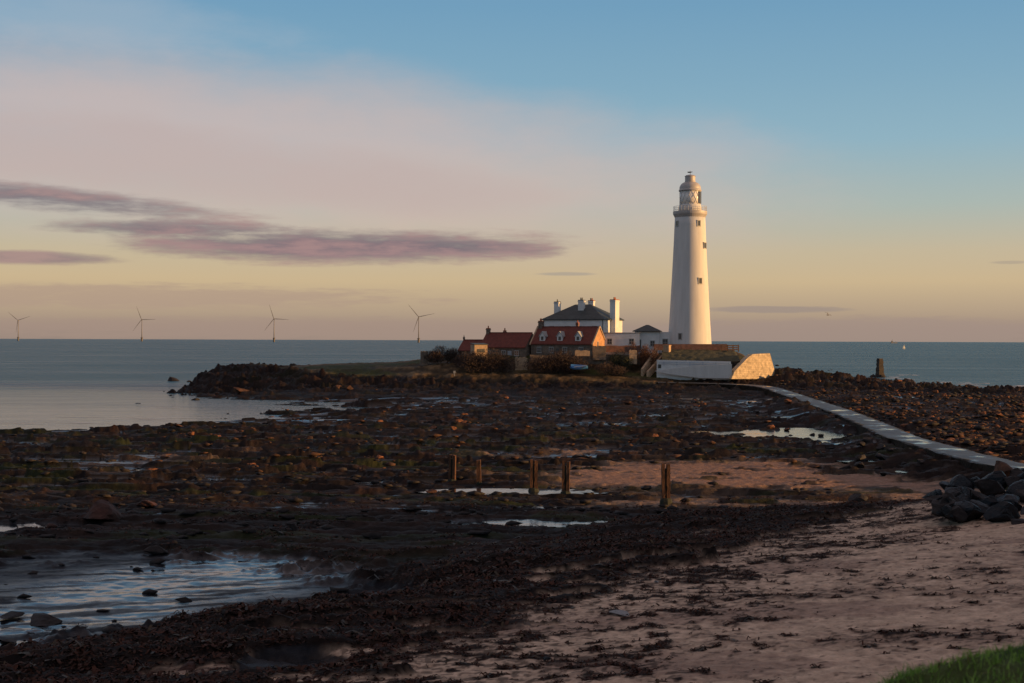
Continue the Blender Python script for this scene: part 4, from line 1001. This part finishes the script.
# ------------------------------------------------------------------ shrubs
def shrub(name, px0, px1, ytop, ybot, Y, m, n, label, seed, lobes=5, leaf=.16):
    rng = np.random.default_rng(seed)
    A = at(px0, ybot, Y); B = at(px1, ybot, Y); cx = (A.x + B.x) / 2; w = (B.x - A.x) / 2; zt = at(px0, ytop, Y).z
    zg = min(gz(cx, Y), at(px0, ybot, Y).z) - .2; h = zt - zg
    k = n; lob = np.stack([rng.uniform(-.75, .75, lobes) * w, rng.uniform(-1.2, 1.2, lobes), rng.uniform(.55, .95, lobes) * h], 1)
    lob[0] = (0, 0, h * .98)
    li = rng.integers(0, lobes, k); d = rng.normal(size=(k, 3)); d /= np.linalg.norm(d, axis=1)[:, None]
    rad = rng.random(k) ** .45
    lw = w * .5
    P = np.stack([lob[li, 0] + d[:, 0] * rad * lw, lob[li, 1] + d[:, 1] * rad * 1.8, (lob[li, 2] * .55) + d[:, 2] * rad * lob[li, 2] * .47], 1)
    P[:, 2] = np.maximum(P[:, 2], 0)
    t = rng.normal(size=(k, 3)) * .6 + d * .7; t[:, 2] += .6; t /= np.linalg.norm(t, axis=1)[:, None]
    s = rng.normal(size=(k, 3)); s = np.cross(t, s); s /= np.linalg.norm(s, axis=1)[:, None]
    ln = leaf * rng.uniform(1.2, 3.2, k)[:, None]; ww = leaf * rng.uniform(.12, .35, k)[:, None]
    V = np.stack([P - s * ww, P + s * ww, P + t * ln + s * ww * .3, P + t * ln - s * ww * .3], 1).reshape(-1, 3)
    Fc = (np.arange(k) * 4)[:, None] + np.array([0, 1, 2, 3])
    e = empty(name, (cx, Y, zg), 0, label, 'shrub')
    o = fast_mesh('twigs', V, Fc, m); o.parent = e
    mb = MB()
    for i in range(lobes):
        mb.tube((lob[i, 0] * .4, lob[i, 1] * .3, -.2), (lob[i, 0], lob[i, 1], lob[i, 2] * .7), .09, .03, 5)
    mb.build('stem', M['bush'], e)
shrub('bush', 423, 459, 345.5, 362, 298, M['bush'], 7000, 'round bare bush at the left end of the garden by the ruined wall', 1, 5)
shrub('bush', 462, 520, 348.5, 371, 290, M['bush'], 11000, 'wide dark bare thicket left of the small stone hut', 2, 8)
shrub('bush', 526, 594, 349.5, 371, 289, M['bush'], 13000, 'wide dark bare thicket below the dormered cottage, beside the blue boat', 3, 9)
shrub('bush', 455, 475, 352, 366, 294, M['bush'], 3500, 'smaller bare bush between the round bush and the left thicket', 4, 4)
shrub('hedge', 627, 640, 340.5, 352, 294, M['rusthedge'], 2500, 'small rust coloured bush with sunlit top below the annexe', 5, 3, .13)
shrub('hedge', 637, 656, 343.5, 364, 292.5, M['rusthedge'], 5000, 'rust coloured hedge just left of the garden steps', 6, 5, .13)
shrub('bush', 606, 632, 349, 362, 292, M['boxgreen'], 4500, 'dark evergreen bush between the gable and the rust coloured hedge', 7, 5, .13)
shrub('bush', 590, 625, 361, 373, 287, M['bush'], 4500, 'low brown scrub right of the blue boat', 8, 6, .12)

# blue boat on the shore of the garden
p = at(579.5, 367.5, 286); e = empty('rowing_boat', (p.x, p.y, p.z - .35), R(-14), 'small blue and white rowing boat drawn up before the thicket', 'boat')
mb = MB(); n_ = 10; secs = []
for i in range(n_ + 1):
    t = i / n_; x = -1.8 + 3.6 * t; wd = .75 * math.sin(math.pi * min(1, .18 + t * .82)) ** .7 + .05; sh = .25 * (2 * t - 1) ** 2
    secs.append([(x, -wd, .62 + sh), (x, -wd * .75, .2 + sh * .6), (x, 0, sh * .5), (x, wd * .75, .2 + sh * .6), (x, wd, .62 + sh), (x, wd * .9, .6 + sh), (x, 0, .12 + sh * .5), (x, -wd * .9, .6 + sh)])
for s_ in secs: mb.v += s_
for i in range(n_):
    for q in range(8): mb.f.append((i * 8 + q, i * 8 + (q + 1) % 8, i * 8 + 8 + (q + 1) % 8, i * 8 + 8 + q))
mb.f += [tuple(range(8))[::-1], tuple(range(n_ * 8, n_ * 8 + 8))]
hull = mb.build('hull', M['bluehull'], e); hull.rotation_euler.x = R(28)
mb = MB(); mb.box((.4, -.42, .88), (2.6, .5, .05)); tc_ = mb.build('cover', M['boatwhite'], e); tc_.rotation_euler = (R(28), R(-6), 0)
for x in (-.6, .7):
    mb = MB(); mb.box((x, 0, .5), (.22, 1.2, .04)); t_ = mb.build('thwart', M['timber'], e); t_.rotation_euler.x = R(28)

# ------------------------------------------------------------------ beacon, boats, turbines, gull
p = at(880, 374, 430); e = empty('beacon', (p.x, p.y, p.z - .6), R(20), 'dark weathered stone beacon pillar standing off the right shore', 'beacon')
mb = MB(); rr = random.Random(3); n_ = 9
for i in range(n_ + 1):
    t = i / n_; hw = 1.2 - .35 * t + rr.gauss(0, .05); 
    mb.v += [(sx * hw * .8 + rr.gauss(0, .05), sy * hw * .8 + rr.gauss(0, .05), 5.4 * t + (rr.gauss(0, .12) if i == n_ else 0)) for sx, sy in ((-1, -1), (1, -1), (1, 1), (-1, 1))]
for i in range(n_):
    for q in range(4): mb.f.append((i * 4 + q, i * 4 + (q + 1) % 4, i * 4 + 4 + (q + 1) % 4, i * 4 + 4 + q))
mb.f.append(tuple(n_ * 4 + q for q in range(4))); mb.build('pillar', brick_mat('beacon_stone', (.045, .03, .022), (.03, .022, .018), (.03, .025, .02), 1.0, .55), e)
mb = MB(); mb.lathe([(1.9, -.6), (1.6, .15), (1.4, .4)], 10); mb.build('plinth', M['darkrock'], e)

p = at(904, 349.5, 2000); e = empty('sailing_boat', (p.x, p.y, 0), R(30), 'tiny white sailing boat on the sea right of the beacon', 'boat')
mb = MB(); mb.add([(-3.5, -1, .9), (1.5, -1.1, .9), (4, 0, 1.1), (1.5, 1.1, .9), (-3.5, 1, .9), (-3, -.5, -.2), (1.2, -.6, -.2), (3.2, 0, -.1), (1.2, .6, -.2), (-3, .5, -.2)],
    [(0, 1, 2, 3, 4), (0, 5, 6, 1), (1, 6, 7, 2), (2, 7, 8, 3), (3, 8, 9, 4), (4, 9, 5, 0)]); mb.build('hull', M['boatwhite'], e)
mb = MB(); mb.tube((.6, 0, .8), (.6, 0, 9), .1); mb.build('mast', M['metal'], e)
mb = MB(); mb.prism([(.45, 0, 1.6), (-3.2, .5, 1.7), (.45, 0, 8.8)], (0, .06, 0)); mb.prism([(.8, 0, 8.0), (3.8, .4, 1.4), (1.0, .3, 1.6)], (0, .06, 0)); mb.build('sail', M['boatwhite'], e); e.scale = (.75, .75, .75)

p = at(894, 341, 9000); e = empty('ship', (p.x, p.y, 0), R(8), 'faint grey ship on the horizon above the beacon', 'ship')
mb = MB(); mb.prism([(-22, -5, 0), (20, -5, 0), (25, -5, 6), (-22, -5, 5)], (0, 10, 0)); mb.build('hull', M['turbine'], e)
mb = MB(); mb.box((-13, 0, 10), (9, 8, 12)); mb.build('wheelhouse', M['turbine'], e)
mb = MB(); mb.tube((-12, 0, 15), (-12, 0, 26), .8); mb.tube((10, 0, 5), (10, 0, 15), .7); mb.build('mast', M['turbine'], e)

turb = [(418.6, 5700, 105, (130, 12, 251), 'nearest wind turbine at sea, just left of the island garden'), (274, 6100, 101, (108, -3, 232), 'second nearest wind turbine at sea, above the island cliff'),
        (141.8, 6500, 101, (111, 1, 233), 'third wind turbine at sea, above the open water'), (18.2, 7100, 104, (140, 18, 262), 'farthest wind turbine at sea, by the left frame edge')]
for (px, Y, hz, ang, lab) in turb:
    e = empty('wind_turbine', ((px - 512) / F * Y, Y, 0), 0, lab, 'wind turbine', 'wind turbines out at sea')
    mb = MB(); mb.lathe([(2.0, 18), (1.8, 50), (1.4, hz - 2)], 14); mb.build('tower', M['turbine'], e, True)
    mb = MB(); mb.lathe([(4.2, -3), (4.2, 15), (6.0, 16), (6.0, 17.5), (3.6, 18.5)], 14); mb.build('foundation', M['turbine_base'], e)
    mb = MB(); mb.box((0, 1.5, hz), (4.4, 12, 4.6)); mb.build('nacelle', M['turbine'], e)
    mb = MB(); mb.tube((0, -4.3, hz), (0, -8, hz), 2.4, 1.0, 10); mb.build('hub', M['turbine'], e)
    for a in ang:
        mb = MB(); d = Vector((math.cos(R(a)), 0, math.sin(R(a)))); s_ = Vector((-d.z, 0, d.x)); c = Vector((0, -6.3, hz)); prof = [(1.5, 1.0), (12, 1.5), (35, 1.0), (66, .35)]
        mb.v = []
        for t, w_ in prof: mb.v += [tuple(c + d * t + s_ * w_), tuple(c + d * t + Vector((0, w_ * .35, 0))), tuple(c + d * t - s_ * w_), tuple(c + d * t - Vector((0, w_ * .35, 0)))]
        for i in range(len(prof) - 1):
            for q in range(4): mb.f.append((i * 4 + q, i * 4 + (q + 1) % 4, i * 4 + 4 + (q + 1) % 4, i * 4 + 4 + q))
        mb.f += [(3, 2, 1, 0), (12, 13, 14, 15)]
        mb.build('blade', M['turbine'], e)

p = at(828, 315, 170)
mb = MB()
sec = [(-.24, .02, .0), (-.12, .055, 0), (.02, .07, .0), (.14, .05, .01), (.2, .045, .02), (.25, .02, .015)]
for x, r_, z in sec:
    for q in range(8): mb.v.append((x, r_ * math.cos(q * math.pi / 4), z + r_ * math.sin(q * math.pi / 4)))
for i in range(len(sec) - 1):
    for q in range(8): mb.f.append((i * 8 + q, i * 8 + (q + 1) % 8, i * 8 + 8 + (q + 1) % 8, i * 8 + 8 + q))
for s_ in (-1, 1):
    o_ = len(mb.v); mb.v += [(.1, s_ * .04, .03), (-.06, s_ * .04, .02), (.13, s_ * .25, .18), (-.02, s_ * .27, .17), (-.06, s_ * .58, .12), (-.1, s_ * .57, .11)]
    mb.f += [(o_, o_ + 1, o_ + 3, o_ + 2), (o_ + 2, o_ + 3, o_ + 5, o_ + 4)]
mb.v += [(-.22, 0, .0), (-.34, -.06, .0), (-.34, .06, .0)]; k_ = len(mb.v); mb.f.append((k_ - 3, k_ - 2, k_ - 1))
o = mb.build('gull', M['gull'], None, loc=p, rz=R(35)); o.rotation_euler.x = R(25); tag(o, 'small dark gull flying alone to the right of the lighthouse', 'bird')

# ------------------------------------------------------------------ sun and sky
sun = bpy.data.lights.new('sun', 'SUN'); so = bpy.data.objects.new('sun', sun); COL.objects.link(so)
sun.energy = 5.0; sun.angle = R(.5); sun.color = (1.0, .56, .20)
so.rotation_euler = SUN_DIR.to_track_quat('Z', 'Y').to_euler()

def sky():
    w = bpy.data.worlds.new('World'); SC.world = w; w.use_nodes = True
    N = w.node_tree.nodes; L = w.node_tree.links; bg = N['Background']; bg.inputs[1].default_value = .096
    st = N.new('ShaderNodeTexSky'); st.sky_type = 'NISHITA'; st.sun_disc = False; st.sun_elevation = R(SUN_EL)
    st.sun_rotation = math.atan2(SUN_DIR.x, SUN_DIR.y); st.air_density = 1.0; st.dust_density = 1.5; st.ozone_density = 2.0
    tc = N.new('ShaderNodeTexCoord')
    def m(op, a, b=None, c=None, clamp=False):
        n = N.new('ShaderNodeMath'); n.operation = op; n.use_clamp = clamp
        for i, v in enumerate((a, b, c)):
            if v is None: continue
            if isinstance(v, (int, float)): n.inputs[i].default_value = v
            else: L.new(v, n.inputs[i])
        return n.outputs[0]
    nrm = N.new('ShaderNodeVectorMath'); nrm.operation = 'NORMALIZE'; L.new(tc.outputs['Generated'], nrm.inputs[0])
    sep = N.new('ShaderNodeSeparateXYZ'); L.new(nrm.outputs[0], sep.inputs[0])
    az = m('ARCTAN2', sep.outputs[0], sep.outputs[1]); el = m('ARCSINE', sep.outputs[2])
    def mix(f, a, b):
        n = N.new('ShaderNodeMix'); n.data_type = 'RGBA'
        if isinstance(f, (int, float)): n.inputs[0].default_value = f
        else: L.new(f, n.inputs[0])
        for i, v in ((6, a), (7, b)):
            if isinstance(v, tuple): n.inputs[i].default_value = (*v, 1)
            else: L.new(v, n.inputs[i])
        return n.outputs[2]
    def S(r, g, b):   # display colour -> radiance for a 0.1 background
        f = lambda c: ((c / 255 + .055) / 1.055) ** 2.4 if c > 10 else c / 255 / 12.92
        return (f(r) * 10, f(g) * 10, f(b) * 10)
    # colour of the low sky by height above the horizon (degrees)
    rp = N.new('ShaderNodeValToRGB'); cr = rp.color_ramp
    stops = [(0, S(142, 126, 116)), (.5, S(150, 131, 119)), (1.2, S(168, 148, 126)), (2.4, S(190, 168, 134)), (3.6, S(184, 170, 144)), (5.4, S(160, 171, 165)), (8, S(134, 166, 181)), (10.5, S(120, 157, 179)), (13.5, S(105, 147, 176)), (20, S(108, 138, 168)), (40, S(160, 142, 142))]
    for i, (d, c) in enumerate(stops):
        e = cr.elements[i] if i < 2 else cr.elements.new(d / 40)
        e.position = d / 40; e.color = (*[k / 10 for k in c], 1)
    t = m('DIVIDE', el, R(40), clamp=True); L.new(t, rp.inputs[0])
    sc = N.new('ShaderNodeVectorMath'); sc.operation = 'SCALE'; L.new(rp.outputs[0], sc.inputs[0]); sc.inputs['Scale'].default_value = 10
    fac = N.new('ShaderNodeMapRange'); L.new(el, fac.inputs[0]); fac.inputs[1].default_value = R(14); fac.inputs[2].default_value = R(45); fac.inputs[3].default_value = .92; fac.inputs[4].default_value = .75
    col = mix(fac.outputs[0], st.outputs[0], sc.outputs[0])
    # cloud noise in direction space, stretched along the horizon
    def cloud_noise(sx, sy, scale, detail, seed, rough=.6):
        cb = N.new('ShaderNodeCombineXYZ'); L.new(m('MULTIPLY', az, sx), cb.inputs[0]); L.new(m('MULTIPLY', el, sy), cb.inputs[1]); cb.inputs[2].default_value = seed
        nz = N.new('ShaderNodeTexNoise'); nz.inputs['Scale'].default_value = scale; nz.inputs['Detail'].default_value = detail; nz.inputs['Roughness'].default_value = rough; L.new(cb.outputs[0], nz.inputs['Vector'])
        return m('SUBTRACT', nz.outputs[0], .5)
    nA = cloud_noise(1, 2.6, 9, 5, 1.3); nB = cloud_noise(1, 5, 16, 7, 4.1, .62); nC = cloud_noise(1, 9, 30, 6, 8.8, .6)
    def ell(px, py, wx, wy, slope=0.0, right=1.0):
        a0 = math.atan((px - 512) / F); e0 = math.atan((hor(px) - py) / F)
        da = m('SUBTRACT', az, a0); de = m('SUBTRACT', m('SUBTRACT', el, e0), m('MULTIPLY', da, -slope))
        u = m('DIVIDE', da, wx / F); v = m('DIVIDE', de, wy / F)
        # flatter base: below-centre distance counts more
        return m('SUBTRACT', 1.0, m('ADD', m('MULTIPLY', u, u), m('MULTIPLY', v, v)))
    def sstep(x, a, b):
        n = N.new('ShaderNodeMapRange'); n.interpolation_type = 'SMOOTHSTEP'; L.new(x, n.inputs[0]); n.inputs[1].default_value = a; n.inputs[2].default_value = b; return n.outputs[0]
    def layer(col, dens, a, b, c, alpha):
        return mix(m('MULTIPLY', sstep(dens, a, b), alpha), col, c)
    # broad pink veil
    d = m('ADD', ell(220, 152, 560, 86, .07), m('MULTIPLY', nA, 1.3)); col = layer(col, d, -.7, 1.1, S(197, 169, 158), .64)
    d = m('ADD', ell(150, 165, 420, 40, .08), m('MULTIPLY', nA, 1.6)); col = layer(col, d, -.2, 1.0, S(172, 155, 152), .5)
    d = m('ADD', ell(60, 30, 260, 34, .05), m('MULTIPLY', nA, 2.0)); col = layer(col, d, -.2, 1.0, S(160, 168, 178), .4)
    # thin bands close to the horizon
    d = m('ADD', ell(120, 298, 330, 14, 0), m('MULTIPLY', nC, 2.4)); col = layer(col, d, -.1, .9, S(160, 138, 122), .7)
    d = m('ADD', ell(870, 334, 260, 18, 0), m('MULTIPLY', nC, 1.8)); col = layer(col, d, -.1, .7, S(148, 130, 120), .75)
    d = m('ADD', ell(300, 330, 420, 14, 0), m('MULTIPLY', nC, 2.0)); col = layer(col, d, -.1, .9, S(150, 130, 118), .7)
    d = m('ADD', ell(775, 310, 85, 4, 0), m('MULTIPLY', nC, 1.6)); col = layer(col, d, 0, .7, S(142, 128, 120), .75)
    d = m('ADD', ell(565, 274, 36, 2.2, 0), m('MULTIPLY', nC, 1.2)); col = layer(col, d, 0, .8, S(146, 138, 130), .6)
    d = m('ADD', ell(1010, 267, 22, 2, 0), m('MULTIPLY', nC, 1.2)); col = layer(col, d, 0, .8, S(150, 138, 126), .5)
    # purple clouds
    for (px, py, wx, wy, sl, al) in ((40, 205, 185, 13, .07, .9), (165, 231, 120, 9, -.01, .9), (28, 262, 88, 6.5, 0, .85), (335, 247, 222, 18, -.0, 1.0), (470, 247, 95, 9, .04, .8)):
        base = ell(px, py, wx, wy, sl)
        d = m('ADD', base, m('ADD', m('MULTIPLY', nB, 2.8), m('MULTIPLY', nC, 1.0)))
        body = mix(sstep(nB, -.12, .18), S(104, 97, 106), S(150, 123, 122))
        col = mix(m('MULTIPLY', sstep(d, -.35, 1.1), al), col, body)
    # added dimming of the unseen sky behind the viewer, to deepen the tower's shade
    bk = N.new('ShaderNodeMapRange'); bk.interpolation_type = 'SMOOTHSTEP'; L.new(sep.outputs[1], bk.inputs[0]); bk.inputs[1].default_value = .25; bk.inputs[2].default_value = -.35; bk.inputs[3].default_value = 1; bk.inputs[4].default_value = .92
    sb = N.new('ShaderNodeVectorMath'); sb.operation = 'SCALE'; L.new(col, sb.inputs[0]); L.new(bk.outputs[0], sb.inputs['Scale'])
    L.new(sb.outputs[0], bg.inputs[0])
sky()

vs = SC.view_settings
vs.view_transform = 'Standard'; vs.look = 'None'; vs.exposure = .35; vs.gamma = 1
SC.render.engine = 'CYCLES'
SC.cycles.use_denoising = True
SC.cycles.max_bounces = 6
